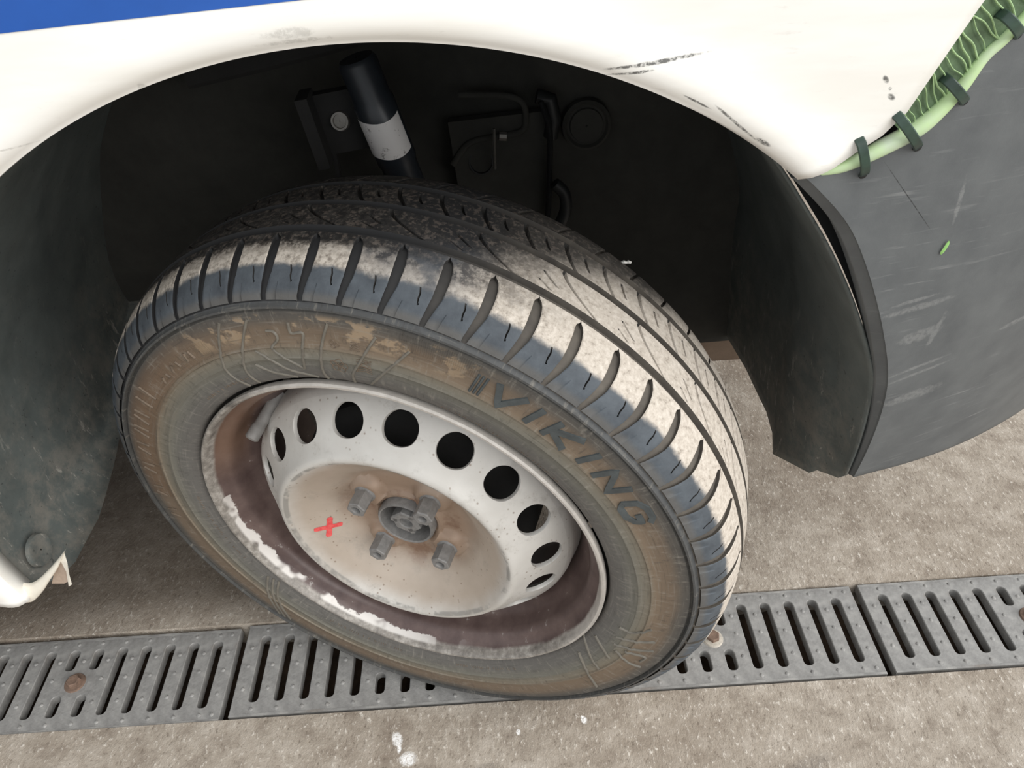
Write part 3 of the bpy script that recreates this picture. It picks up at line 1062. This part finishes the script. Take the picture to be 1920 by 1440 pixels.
# outer profile of the shoulder: (axial, radius)
SH = [(-.0432, .3213), (-.0408, .3208), (-.0395, .3204), (-.036, .3198), (-.031, .3186), (-.026, .3170), (-.021, .3151), (-.017, .3133), (-.0135, .3113), (-.010, .3088), (-.007, .3062), (-.004, .3033), (-.0015, .3002), (.0012, .2962), (.0030, .2918)]
def groove_th(a):
    """angular offset (degrees) of the lateral groove centre at axial position a"""
    return interp(a, [(-.0432, 0.55), (-.039, 0.40), (-.030, 0.05), (-.020, -0.15), (-.0106, -0.15), (-.003, .25), (.003, .75)])
def groove_hw(a):
    """half width of the lateral groove in metres"""
    return interp(a, [(-.0412, 0.0), (-.0400, .0022), (-.0385, .0034), (-.025, .0042), (-.012, .0038), (-.004, .0030), (.001, .0024), (.003, .0020)])
def make_block(i, inner=False):
    base = TH0 + STEP * i + (2.0 if inner else 0)
    US = [0, .03, .12, .25, .31, .335, .36, .45, .55, .64, .66, .69, .80, .90, .97, 1]
    rows = []
    m = len(SH)
    jit = random.uniform(-.05, .05)
    for s, (a, r) in enumerate(SH):
        g0 = base + groove_th(a)
        hw = math.degrees((groove_hw(a) if not inner else (.0013 if a > -.041 else 0)) / r)
        if inner:
            g0 = base - 2.0 * (a + .0432) / .03
        lo, hi = g0 + hw, g0 + STEP - hw
        row = []
        for u in US:
            th = lerp(lo, hi, u)
            rr = r
            aa = a
            # curved sipe on the lower shoulder and the small zigzag mark beside it
            if u in (.31, .335, .36) and s >= 8 and not inner:
                th -= (-.25, .0, .12, .45, 1.0, 1.6, 1.8)[min(6, s - 8)]
                if s in (9, 10, 11, 12, 13) and u == .335:
                    rr -= .0022
                    aa -= .0014
            if u in (.69, .80) and s in (12, 13) and not inner:
                rr -= .0009
                aa -= .0006
            if u in (0, 1) and s > 1:
                rr -= .0006
            row.append(squash(W(rr, th, aa if not inner else -.166 - aa)))
        # side walls down to the groove floor
        dep = interp(s, [(0, .006), (6, .0055), (10, .003), (14, .001)])
        aw = a - (.0005 if s < 9 else .001 + .0003 * (s - 9))
        e0 = squash(W(r - dep, lo + .15, aw if not inner else -.166 - aw))
        e1 = squash(W(r - dep, hi - .15, aw if not inner else -.166 - aw))
        rows.append([e0] + row + [e1])
    # front wall on the circumferential groove
    first = [squash(W(.3150, lerp(base + .55, base + .55 + STEP, min(1, max(0, (k - 1) / (len(US) - 1)))), -.0440 if not inner else -.166 + .0440)) for k in range(len(US) + 2)]
    mb = MB()
    mb.grid([first] + rows, flip=inner)
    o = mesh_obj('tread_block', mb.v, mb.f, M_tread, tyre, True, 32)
    o.data.materials.append(M_slit)
    o.data.materials.append(M_groove)
    for k, p in enumerate(o.data.polygons):
        if k <= len(US) or k % (len(US) + 1) in (0, len(US)):
            p.material_index = 2
    if not inner:
        m = len(US) + 2
        for k, p in enumerate(o.data.polygons):
            s, j = k // (m - 1) - 1, k % (m - 1) - 1
            if j in (4, 5) and 8 <= s <= 12:
                p.material_index = 1
    return o
for i in range(NB_):
    make_block(i)
    make_block(i, True)

# ---- two centre ribs with slanting slits
def make_rib(a0, a1, r0, r1, period, slits, phase):
    """ring between two grooves; slits: list of (u, slant in degrees across the rib, from, to, width deg)"""
    na = 14
    us = [0.0]
    marks = []
    for (u, sl, f0, f1, w) in slits:
        marks += [(u - w, None), (u - w * .5, 'b'), (u + w * .5, 'b'), (u + w, None)]
    allu = sorted(set([k / 14 for k in range(15)] + [m[0] for m in marks]))
    ptsu = [u for u in allu if 0 <= u < 1]
    nper = int(round(360 / period))
    rows = []
    slant = slits[0][1]
    for j in range(na + 1):
        q = j / na
        a = lerp(a0, a1, q)
        r = lerp(r0, r1, q)
        row = []
        for n in range(nper):
            for u in ptsu:
                th = phase + period * (n + u) + slant * ((1 - q) ** 1.6)
                rr = r
                for (su, sl, f0, f1, w) in slits:
                    if abs(u - su) <= w * .51 and f0 <= q <= f1:
                        rr -= .0045
                row.append(squash(W(rr, th, a)))
        rows.append(row)
    lo = [squash(W(.3168, phase + period * (n + u) + slant, a0 + .0006)) for n in range(nper) for u in ptsu]
    hi = [squash(W(.3168, phase + period * (n + u), a1 - .0006)) for n in range(nper) for u in ptsu]
    mb = MB()
    grid = [lo] + rows + [hi]
    mb.grid(grid, close_v=True)
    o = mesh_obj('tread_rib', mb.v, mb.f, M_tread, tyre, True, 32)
    o.data.materials.append(M_slit)
    o.data.materials.append(M_groove)
    m = len(grid[0])
    for k, p in enumerate(o.data.polygons):
        i, j = k // m, k % m
        if i == 0 or i == na + 1:
            p.use_smooth = False
        u0 = ptsu[j % len(ptsu)]
        q = (i - .5) / na
        if i in (0, na + 1):
            p.material_index = 2
            continue
        for (su, sl, f0, f1, w) in slits:
            if su - w * .51 <= u0 < su + w * .45 and f0 - .04 <= q <= f1 + .04 and 0 < i <= na:
                p.material_index = 1
    return o
make_rib(-.0512, -.0795, .3226, .3240, 2 * STEP, [(.10, -6.5, .05, .97, .030), (.40, -6.5, .30, .62, .024), (.62, -6.5, .08, .26, .024)], 54.1 + 6.5)
make_rib(-.0865, -.1145, .3240, .3226, STEP, [(.10, -2.6, .06, .95, .075), (.60, -2.6, .30, .72, .045)], 56.3)

# ---- raised lettering and moulded marks on the sidewall
def side_a(r):
    return interp(r, SW_PROF)
M_letter = simple('rubbed_raised_letter', (70, 75, 76), 0.55, 0, 0.25, 90, 0.15)
M_letter2 = simple('dusty_raised_letter', (108, 94, 80), 0.7, 0, 0.3, 90, 0.2)
M_mark = simple('raised_mould_line', (112, 107, 98), 0.6, 0, 0.2, 70, 0.1)
def polar_strip(path, w=.0008, h=.0007, mb=None):
    """raised line following (r, theta) points on the sidewall"""
    pts = []
    dense = catmull([(r, t, 0) for r, t in path], max(6, 6 * len(path)))
    for q in dense:
        pts.append(squash(W(q.x, q.y, side_a(q.x) + h * .35)))
    mb = mb or MB()
    mb.tube(pts, w, 6, up=(0, -1, 0))
    return mb
def glyph(ch, r0, th, height, width, slant, depth, mat, name):
    """letter made of strokes, bent round the tyre; tops point outward"""
    S = {'V': [[(-.5, 1), (0, 0), (.5, 1)]], 'I': [[(0, 0), (0, 1)]], 'K': [[(-.45, 0), (-.45, 1)], [(.5, 1), (-.4, .42), (.5, 0)]],
         'N': [[(-.45, 0), (-.45, 1), (.45, 0), (.45, 1)]],
         'G': [[(.5, .82), (.25, 1), (-.25, 1), (-.5, .78), (-.5, .22), (-.25, 0), (.25, 0), (.5, .2), (.5, .5), (.1, .5)]]}[ch]
    mb = MB()
    sw = height * .14
    for st in S:
        P = [Vector((x * width + (y - .5) * slant, y * height, 0)) for x, y in st]
        dense = []
        for p, q in zip(P, P[1:]):
            for k in range(6):
                dense.append(lerp(p, q, k / 6))
        dense.append(P[-1])
        Lf, Rt = [], []
        for i, p in enumerate(dense):
            t = (dense[min(i + 1, len(dense) - 1)] - dense[max(i - 1, 0)]).normalized()
            nn = Vector((-t.y, t.x, 0)) * sw
            Lf.append(p + nn)
            Rt.append(p - nn)
        def place(p, h):
            r = r0 + p.y
            return squash(W(r, th - math.degrees(p.x / (r0 + height / 2)), side_a(r) + h))
        rows = []
        for l, rr in zip(Lf, Rt):
            rows.append([place(l, -.0006), place(lerp(l, rr, .06), depth), place(lerp(l, rr, .94), depth), place(rr, -.0006)])
        mb.grid(rows)
        k = len(mb.v)
        m = len(rows) * 4
        mb.f.append((k - m, k - m + 1, k - m + 2, k - m + 3))
        mb.f.append((k - 4, k - 3, k - 2, k - 1))
    o = mb.build(name, mat, tyre, True, 30)
    return o
for ch, th in (('V', 60.6), ('I', 55.2), ('K', 49.4), ('I', 43.4), ('N', 37.2), ('G', 29.0)):
    glyph(ch, .2530, th, .020, .0225 if ch != 'I' else .01, .005, .0014, M_letter, 'raised_letter')
# three slashes before the name
for k in range(3):
    mb = polar_strip([(.2525, 66.3 - k * .75), (.262, 66.1 - k * .75), (.272, 65.9 - k * .75)], .0011, .0012)
    mb.build('raised_slash', M_letter, tyre, True, 50)
# moulded outline shapes on the upper sidewall
LINES = [[(.2743, 90.9), (.2584, 92.6), (.2405, 94.3), (.2234, 95.5), (.2143, 95.6)],
         [(.2729, 98.0), (.2660, 98.3), (.2631, 98.0), (.2635, 96.0), (.2509, 97.1), (.2272, 99.4)], [(.2272, 99.4), (.2391, 102.4), (.2487, 103.8), (.2574, 101.6), (.2642, 101.6), (.266, 103)],
         [(.2481, 108.0), (.2363, 105.6), (.2248, 103.0), (.2154, 97.7)], [(.2351, 110.4), (.2237, 107.7), (.215, 103.2)],
         [(.2705, 82.9), (.2433, 86.2), (.2267, 88.6), (.2137, 89.4)], [(.2664, 77.3), (.2503, 79.6), (.2275, 83.4), (.2163, 85.4)],
         [(.2779, 111.6), (.2572, 115.4), (.2363, 118.7), (.2134, 118.4)], [(.2765, 105.7), (.2522, 110.4), (.2312, 114.1), (.2137, 114.9)],
         [(.2296, 347.1), (.243, 347.3), (.2565, 351.1)], [(.2319, 342.5), (.2475, 344.0), (.2652, 346.7)], [(.2349, 339.1), (.2528, 340.7), (.2699, 343.1)],
         [(.2403, 336.9), (.2592, 334.7), (.2732, 334.9)], [(.2486, 338.4), (.2673, 339.5), (.2679, 337.0)], [(.2206, 326.5), (.2473, 321.7), (.2734, 318.4)], [(.208, 333.6), (.2321, 328.2), (.2489, 325.8)], [(.217, 337.3), (.2437, 332.4)],
         [(.2200, 214.5), (.245, 219.5), (.2782, 227.3)], [(.2180, 216.2), (.244, 221.2), (.2770, 228.8)], [(.2159, 217.9), (.243, 222.8), (.2748, 230.2)]]
for L in LINES:
    big = L[0][1] > 200
    polar_strip(L, .0015 if big else .0012, .0004).build('moulded_line', M_mark, tyre, True, 60)
# four small engraved pictograms beside the outline
for (r, th, kind) in ((.2562, 90.6, 0), (.2570, 86.8, 1), (.2340, 91.0, 2), (.2375, 85.8, 3)):
    mb = MB()
    R = .0045 if kind < 2 else .0078
    def pt(x, y):
        return (r + y * R, th - math.degrees(x * R / r))
    if kind in (0, 2):
        for k in range(3 if kind == 0 else 5):
            an = 2 * PI * k / (3 if kind == 0 else 5)
            polar_strip([pt(.5 * math.cos(an) + .42 * math.cos(q), .5 * math.sin(an) + .42 * math.sin(q)) for q in [2 * PI * j / 8 for j in range(9)]], .00035, .0006, mb)
    else:
        for k in range(4 if kind == 1 else 7):
            y = -.8 + 1.6 * k / (3 if kind == 1 else 6)
            polar_strip([pt(-.8 + .2 * y, y), pt(0, y + .2), pt(.8, y)], .00035, .0006, mb)
        polar_strip([pt(-.9, -.9), pt(-.3, .2), pt(.9, 1.0)], .0004, .0006, mb)
    mb.build('moulded_pictogram', M_letter2, tyre, True, 60)
# unreadable worn characters on the rear half and tiny rows near the bead
for r0, th, hh, ww in ((.258, 124, .008, .010), (.2585, 129.5, .006, .014), (.2575, 134.5, .005, .012), (.258, 143, .018, .004), (.258, 146.5, .018, .004), (.259, 152, .016, .012), (.259, 157, .016, .010), (.260, 163, .014, .014), (.260, 170, .014, .012), (.260, 178, .012, .014), (.260, 186, .012, .012)):
    mb = MB()
    for dx in ((-.5, .5) if ww > .008 else (0,)):
        polar_strip([(r0, th - math.degrees(dx * ww / r0)), (r0 + hh, th - math.degrees((dx * .6 + .1) * ww / r0))], .0012, .0010, mb)
    mb.build('worn_character', M_letter2, tyre, True, 60)
mb = MB()
for (c0, c1, rr) in ((70, 40, .2155), (132, 116, .221), (205, 178, .2215), (262, 238, .2225), (300, 280, .2225)):
    t = c0
    while t > c1:
        h = random.choice((.0022, .0030, .0026))
        polar_strip([(rr, t), (rr + h, t + random.uniform(-.25, .25))], .0003, .0005, mb)
        t -= random.choice((.55, .65, .8, 1.6))
s = mb.build('tiny_moulded_ticks', M_letter2, tyre, True, 60)
s['kind'] = 'stuff'
# fine ribbing in the hatch zone (two arcs)
mb = MB()
for (c0, c1, ra, rb) in ((141, 118, .252, .2685), (79, 66, .266, .2800)):
    t = c0
    while t > c1:
        polar_strip([(ra, t), (rb, t)], .00022, .0004, mb)
        t -= .34
s = mb.build('fine_ribbing', M_side, tyre, True, 60)
s['kind'] = 'stuff'

# ---- steel wheel
def mat_wheel():
    b = NB('dirty_silver_wheel_paint', 0.45, 0.15, 0.5)
    r, a, th = tyre_coords(b)
    fine = b.noise(120, 4, 0.7)
    nz = b.noise(14, 4, 0.6)
    silver = b.ramp(nz, [(0.3, srgb(188, 184, 178)), (0.7, srgb(208, 205, 200))])
    dust = b.ramp(nz, [(0.3, srgb(162, 146, 130)), (0.7, srgb(182, 167, 152))])
    rr = b.math('ADD', r, b.math('MULTIPLY', b.math('SUBTRACT', nz, .5), .02))
    c = b.mix(b.step(rr, .100, .122, 0.85, 0), silver, dust)
    c = b.mix(b.step(rr, .054, .086, 0.70, 0), c, srgb(142, 114, 92))
    rs = b.math('MULTIPLY', b.step(b.noise(22, 5, .7), .50, .66), b.step(r, .060, .082, 1, 0))
    c = b.mix(b.math('MULTIPLY', rs, .6), c, srgb(112, 78, 58))
    pits = b.math('MULTIPLY', b.step(b.voro(170), 0.10, 0.24, 1, 0), b.step(b.noise(40, 3), 0.50, 0.58))
    c = b.mix(b.math('MULTIPLY', pits, .6), c, srgb(108, 84, 62))
    st = b.math('MULTIPLY', b.step(fine, .62, .72), b.step(r, .11, .13))
    c = b.mix(b.math('MULTIPLY', st, .25), c, srgb(150, 132, 112))
    grime = b.step(b.noise(30, 6, .75), .52, .70, 0, .35)
    c = b.mix(grime, c, srgb(140, 134, 126))
    # rubbed grey line round the crest, broken up
    crest = b.math('MULTIPLY', b.step(b.math('ABSOLUTE', b.math('SUBTRACT', r, .1160)), .0014, .0030, 1, 0), b.step(b.noise(24, 4, .7), .44, .56))
    c = b.mix(b.math('MULTIPLY', crest, .7), c, srgb(130, 128, 124))
    b.color(c)
    b.bump(fine, 0.08, 0.0008)
    return b.m
M_wheel = mat_wheel()
def mat_rim():
    b = NB('rusty_rim_well', 0.38, 0.1, 0.5)
    r, a, th = tyre_coords(b)
    nz = b.noise(30, 5, 0.65)
    well = b.ramp(nz, [(0.3, srgb(78, 62, 60)), (0.6, srgb(104, 87, 83)), (0.8, srgb(124, 108, 102))])
    rust = b.math('MULTIPLY', b.step(b.math('ABSOLUTE', b.math('SUBTRACT', th, 2.4)), .3, .7, 1, 0), b.step(r, .180, .188))
    well = b.mix(b.math('MULTIPLY', rust, .6), well, srgb(126, 96, 74))
    chips = b.step(b.noise(60, 4, .75), .64, .68)
    well = b.mix(b.math('MULTIPLY', chips, b.step(r, .172, .176, 0, .6)), well, srgb(168, 162, 158))
    edge = b.ramp(b.noise(90, 4, .7), [(0.3, srgb(104, 99, 94)), (0.52, srgb(146, 140, 133)), (0.72, srgb(188, 182, 175))])
    edge = b.mix(b.step(b.math('ABSOLUTE', b.math('SUBTRACT', th, .75)), 1.1, 1.5, .6, 0), edge, srgb(206, 200, 193))
    rr = b.math('ADD', r, b.math('MULTIPLY', b.math('SUBTRACT', nz, .5), .003))
    c = b.mix(b.step(rr, .1995, .2012), well, edge)
    # chalky bare patches on the lower left of the flange
    t2 = b.math('ADD', b.math('ABSOLUTE', b.math('ADD', th, 2.35)), 0.0)
    n3 = b.noise(16, 3, .6)
    band = b.math('MULTIPLY', b.step(b.math('ADD', r, b.math('MULTIPLY', b.math('SUBTRACT', b.noise(26, 5, .7), .5), .016)), .1972, .1982), b.step(r, .2012, .2022, 1, 0))
    ch = b.math('MULTIPLY', band, b.math('MULTIPLY', b.step(t2, .60, 1.10, 1, 0), b.step(n3, .44, .50)))
    c = b.mix(b.math('MULTIPLY', ch, .9), c, srgb(228, 223, 218))
    b.color(c)
    b.bump(nz, 0.08, 0.001)
    return b.m
M_rim = mat_rim()
RIM = [(.2075, -.0060), (.2084, -.0020), (.2082, .0008), (.2066, .0024), (.2046, .0022), (.2030, .0005), (.2018, -.0035), (.2000, -.0090), (.1965, -.0140), (.1925, -.0172), (.1895, -.0210), (.1880, -.0270), (.1872, -.0370), (.1850, -.0430), (.1800, -.0490), (.1750, -.0560), (.1725, -.0640), (.1712, -.0800), (.1712, -.1120), (.1800, -.1280), (.1870, -.1380), (.1880, -.1600), (.2030, -.1660)]
mb = MB()
rows = []
for r, a in RIM:
    rows.append([W(r, 360 * k / 180, a + .0004 * noise.noise(Vector((k * .35, r * 50, 0))) * (1 if r > .199 else 0)) for k in range(180)])
mb.grid(rows, close_v=True)
rim = mb.build('steel_wheel', M_rim, van, True, 40)
wheel_part(rim)
rim['label'] = 'steel wheel with rusty purple-brown rim and chipped pale edge'
# perforated disc: bowl + conical band with 18 round holes
BOWL = [(0.03, -0.0395), (0.03, -0.033), (0.0325, -0.0307), (0.035, -0.0307), (0.0375, -0.034), (0.042, -0.0353), (0.045, -0.0353), (0.048, -0.035), (0.052, -0.0348), (0.056, -0.0348), (0.06, -0.035), (0.064, -0.0347), (0.068, -0.0327), (0.072, -0.0299), (0.076, -0.0263), (0.081, -0.0224), (0.087, -0.0183), (0.094, -0.013), (0.101, -0.0082), (0.107, -0.004), (0.111, -0.0008), (0.114, 0.0022), (0.1165, 0.0042), (0.119, 0.005), (0.1215, 0.0046), (0.124, 0.0026), (0.1265, -0.0002)]
BOLT_TH = (52, 142, 232, 322)
def bowl_a(r, th, a):
    # raised, rounded pads around the bolts, linked into a cushion shape
    for bt in BOLT_TH:
        x = r * math.cos(math.radians(th - bt)) - .0505
        y = r * math.sin(math.radians(th - bt))
        d = math.hypot(x * 1.0, y * 0.9)
        k = 1 - min(1, max(0, (d - .0125) / .0085))
        k = k * k * (3 - 2 * k)
        a += .0085 * k * (1 if r < .066 else max(0, 1 - (r - .066) / .01))
    return a
mb = MB()
rows = []
NT = 180
for r, a in BOWL:
    rows.append([W(r, 360 * k / NT, bowl_a(r, 360 * k / NT, a)) for k in range(NT)])
mb.grid(rows, close_v=True)
# band profile: s = 0..1
BAND = [(.1265, -.0002), (.1310, -.0050), (.1400, -.0128), (.1500, -.0218), (.1590, -.0305), (.1640, -.0360)]
def band_pt(s, th):
    r, a = interp(s, [(i / (len(BAND) - 1), p) for i, p in enumerate(BAND)])
    return r, a
def bandW(s, th, dh=0.0):
    r, a = band_pt(s, th)
    return W(r - dh * .66, th, a - dh * .75)
HR_S = .0160 / .0512       # hole radius in s units (band arc length ~ .0512)
for k in range(18):
    c = 161.8 - 20 * k
    M = 40
    ring_o = []
    for i in range(M):
        # walk the square boundary, corners included
        e, f_ = divmod((i - 5) % M, 10)
        g_ = f_ / 5.0 - 1
        dx, dy = ((1, g_), (-g_, 1), (-1, -g_), (g_, -1))[((i + 5) % M) // 10]
        g_ = ((i + 5) % 10) / 5.0 - 1
        dx, dy = ((1, g_), (-g_, 1), (-1, -g_), (g_, -1))[((i + 5) % M) // 10]
        ring_o.append((c + 10 * dx, .5 + .5 * dy))
    def hole_pt(q, rr):
        s = .555 + .80 * rr / .0512 * math.sin(q)
        rad = band_pt(s, 0)[0]
        return (c + math.degrees(rr * math.cos(q) / rad), s)
    rings = []
    for f in (0, .35, .7, 1):
        row = []
        for i in range(M):
            q = 2 * PI * i / M
            h = hole_pt(q, .0168)
            o_ = ring_o[i]
            th, s = lerp(o_[0], h[0], f), lerp(o_[1], h[1], f)
            row.append(bandW(min(1, max(0, s)), th))
        rings.append(row)
    row = []
    for i in range(M):
        th, s = hole_pt(2 * PI * i / M, .0163)
        row.append(bandW(s, th, .0012))
    rings.append(row)
    row = []
    for i in range(M):
        th, s = hole_pt(2 * PI * i / M, .0163)
        row.append(bandW(s, th, .0042))
    rings.append(row)
    mb.grid(rings, close_v=True)
# rounded outer edge turning into the rim well
rows = []
for r, a in [(.1640, -.0360), (.1668, -.0400), (.1683, -.0450), (.1690, -.0520), (.1712, -.0640)]:
    rows.append([W(r, 360 * k / NT, a) for k in range(NT)])
mb.grid(rows, close_v=True)
disc = mb.build('wheel_disc', M_wheel, rim, True, 40)
disc['label'] = 'silver perforated disc with eighteen round holes'
# bolts, hub tube and spindle nut
M_bolt = simple('grey_dusty_bolt', (126, 124, 122), 0.6, 0.15, 0.22, 160, 0.25)
def hex_head(r0, th, base, h, R, rot):
    c = W(r0, th, base)
    mb = MB()
    ax, e1, e2 = Vector((0, -1, 0)), Vector((1, 0, 0)), Vector((0, 0, 1))
    def ring(rad, hgt, n=24, hexa=True):
        pts = []
        for k in range(n):
            q = 2 * PI * k / n
            f = 1.0
            if hexa:
                w = ((q + PI / 6) % (PI / 3)) - PI / 6
                f = math.cos(PI / 6) / math.cos(w)
                f = f / math.cos(PI / 6) * .93
            pts.append(c + ax * hgt + (e1 * math.cos(q + rot) + e2 * math.sin(q + rot)) * rad * f)
        return pts
    rows = [ring(R * 1.28, -.001, hexa=False), ring(R * 1.25, .0028, hexa=False), ring(R * 1.02, .0050, hexa=False), ring(R, .0052), ring(R, h - .0012), ring(R * .90, h), ring(R * .52, h, hexa=False), ring(R * .46, h - .001, hexa=False), ring(R * .42, h - .006, hexa=False), ring(R * .02, h - .007, hexa=False)]
    mb.grid(rows, close_v=True)
    return mb
for k, bt in enumerate(BOLT_TH):
    hex_head(.0505, bt, -.0300, .0245, .0094, .4 + k * 1.3).build('wheel_bolt', M_bolt, rim, True, 28)
mb = MB()
mb.lathe([(.0255, -.060), (.0262, -.034), (.0268, -.0275), (.0285, -.0265), (.0300, -.0290), (.0302, -.0440)], (0, -.0045, 0), (0, -1, 0), (1, 0, 0), (0, 0, 1), 64)
mb.lathe([(.0270, -.053), (.001, -.053)], (0, 0, 0), (0, -1, 0), (1, 0, 0), (0, 0, 1), 64)
hub = mb.build('hub_tube', M_bolt, rim, True, 40)
mb = hex_head(0, 0, -.050, .026, .0150, .2)
for k in range(3):
    q = 2 * PI * k / 3 + .9
    p = Vector((.0125 * math.cos(q), .028, .0125 * math.sin(q)))
    mb.box(p, (.007, .008, .005), Matrix.Rotation(-q, 3, 'Y'))
mb.build('spindle_nut', M_bolt, rim, True, 28)
# valve stem
mb = MB()
v0, v1 = W(.1745, 139, -.066), W(.1715, 148.5, -.020)
d = (v1 - v0)
mb.tube([v0, v0 + d * .3, v0 + d * .32, v0 + d * .70, v0 + d * .72, v0 + d * .97, v1], [.0075, .0072, .0064, .0060, .0068, .0068, .0045], 16)
mb.build('valve_stem', simple('grey_valve_rubber', (124, 121, 118), 0.6, 0, 0.2, 90, 0.1), rim, True, 40)
# red crayon cross drawn on the bowl
M_red = NB('red_crayon', 0.7)
M_red.color(M_red.ramp(M_red.noise(220, 3, .7), [(0.3, srgb(206, 62, 66)), (0.7, srgb(222, 96, 92))]))
M_red = M_red.m
def bowl_surf(x, z):
    r = math.hypot(x, z)
    a = interp(r, [(p[0], p[1]) for p in BOWL[6:]])
    return Vector((x, -a - .0005, z))
cr, cth = .0905, 195.0
cx, cz = cr * math.cos(math.radians(cth)), cr * math.sin(math.radians(cth))
mb = MB()
for (d0, d1, hw) in (((-.0125, .0012), (.0120, -.0010), .0026), ((.0025, .0125), (-.0010, -.0125), .0026)):
    rows = []
    for k in range(13):
        q = k / 12
        px, pz = lerp(d0[0], d1[0], q), lerp(d0[1], d1[1], q)
        t = Vector((d1[0] - d0[0], 0, d1[1] - d0[1])).normalized()
        nx, nz = -t.z, t.x
        hh = hw * (1 + .15 * noise.noise(Vector((q * 6, d0[0] * 99, 0)))) * (0.6 if k in (0, 12) else 1)
        rows.append([bowl_surf(cx + px + nx * hh, cz + pz + nz * hh), bowl_surf(cx + px, cz + pz), bowl_surf(cx + px - nx * hh, cz + pz - nz * hh)])
    mb.grid(rows)
o = mb.build('crayon_cross', M_red, rim, True, 60)
o['label'] = 'red hand-drawn cross'
# brake drum behind the disc
mb = MB()
mb.lathe([(.02, -.050), (.09, -.050), (.118, -.058), (.125, -.066), (.125, -.130), (.02, -.135)], (0, 0, 0), (0, -1, 0), (1, 0, 0), (0, 0, 1), 64)
o = mb.build('brake_drum', M_dark, van, True, 35)
wheel_part(o)

# ------------------------------------------------------------------ small loose things
mb = MB()
pc = WC + WM @ W(.3135, 53.2, -.1500)
for k in range(2):
    mb.tube([pc + Vector((-.006 + .005 * k, 0, .001)), pc + Vector((-.002 + .004 * k, -.001, .003)), pc + Vector((.004, 0, .001 + .001 * k))], [.0012, .0022, .0010], 6, flat=.6)
o = mb.build('paint_chip', M_white, None, True, 30)
tag(o, 'tiny white chip stuck on the inner edge of the tyre tread', 'paint chip')
# cut grass blade lying on the bumper
mb = MB()
bl = catmull([(.3025, .4315, .6310), (.3018, .4312, .6275), (.3008, .4313, .6235), (.3004, .4318, .6205)], 10)
rows = []
for i, p in enumerate(bl):
    w = interp(i / 9, [(0, .0004), (.2, .0012), (.8, .0013), (1, .0006)])
    rows.append([p + Vector((-w, 0, .0002)), p + Vector((0, -.0005, 0)), p + Vector((w, 0, -.0002)), p + Vector((0, .0006, 0))])
mb.grid(rows, close_v=True)
o = mb.build('grass_blade', simple('cut_grass', (142, 190, 110), 0.6, 0, 0.1, 80, 0), None, True, 60)
tag(o, 'small green snippet of grass stuck to the grey bumper', 'grass blade')
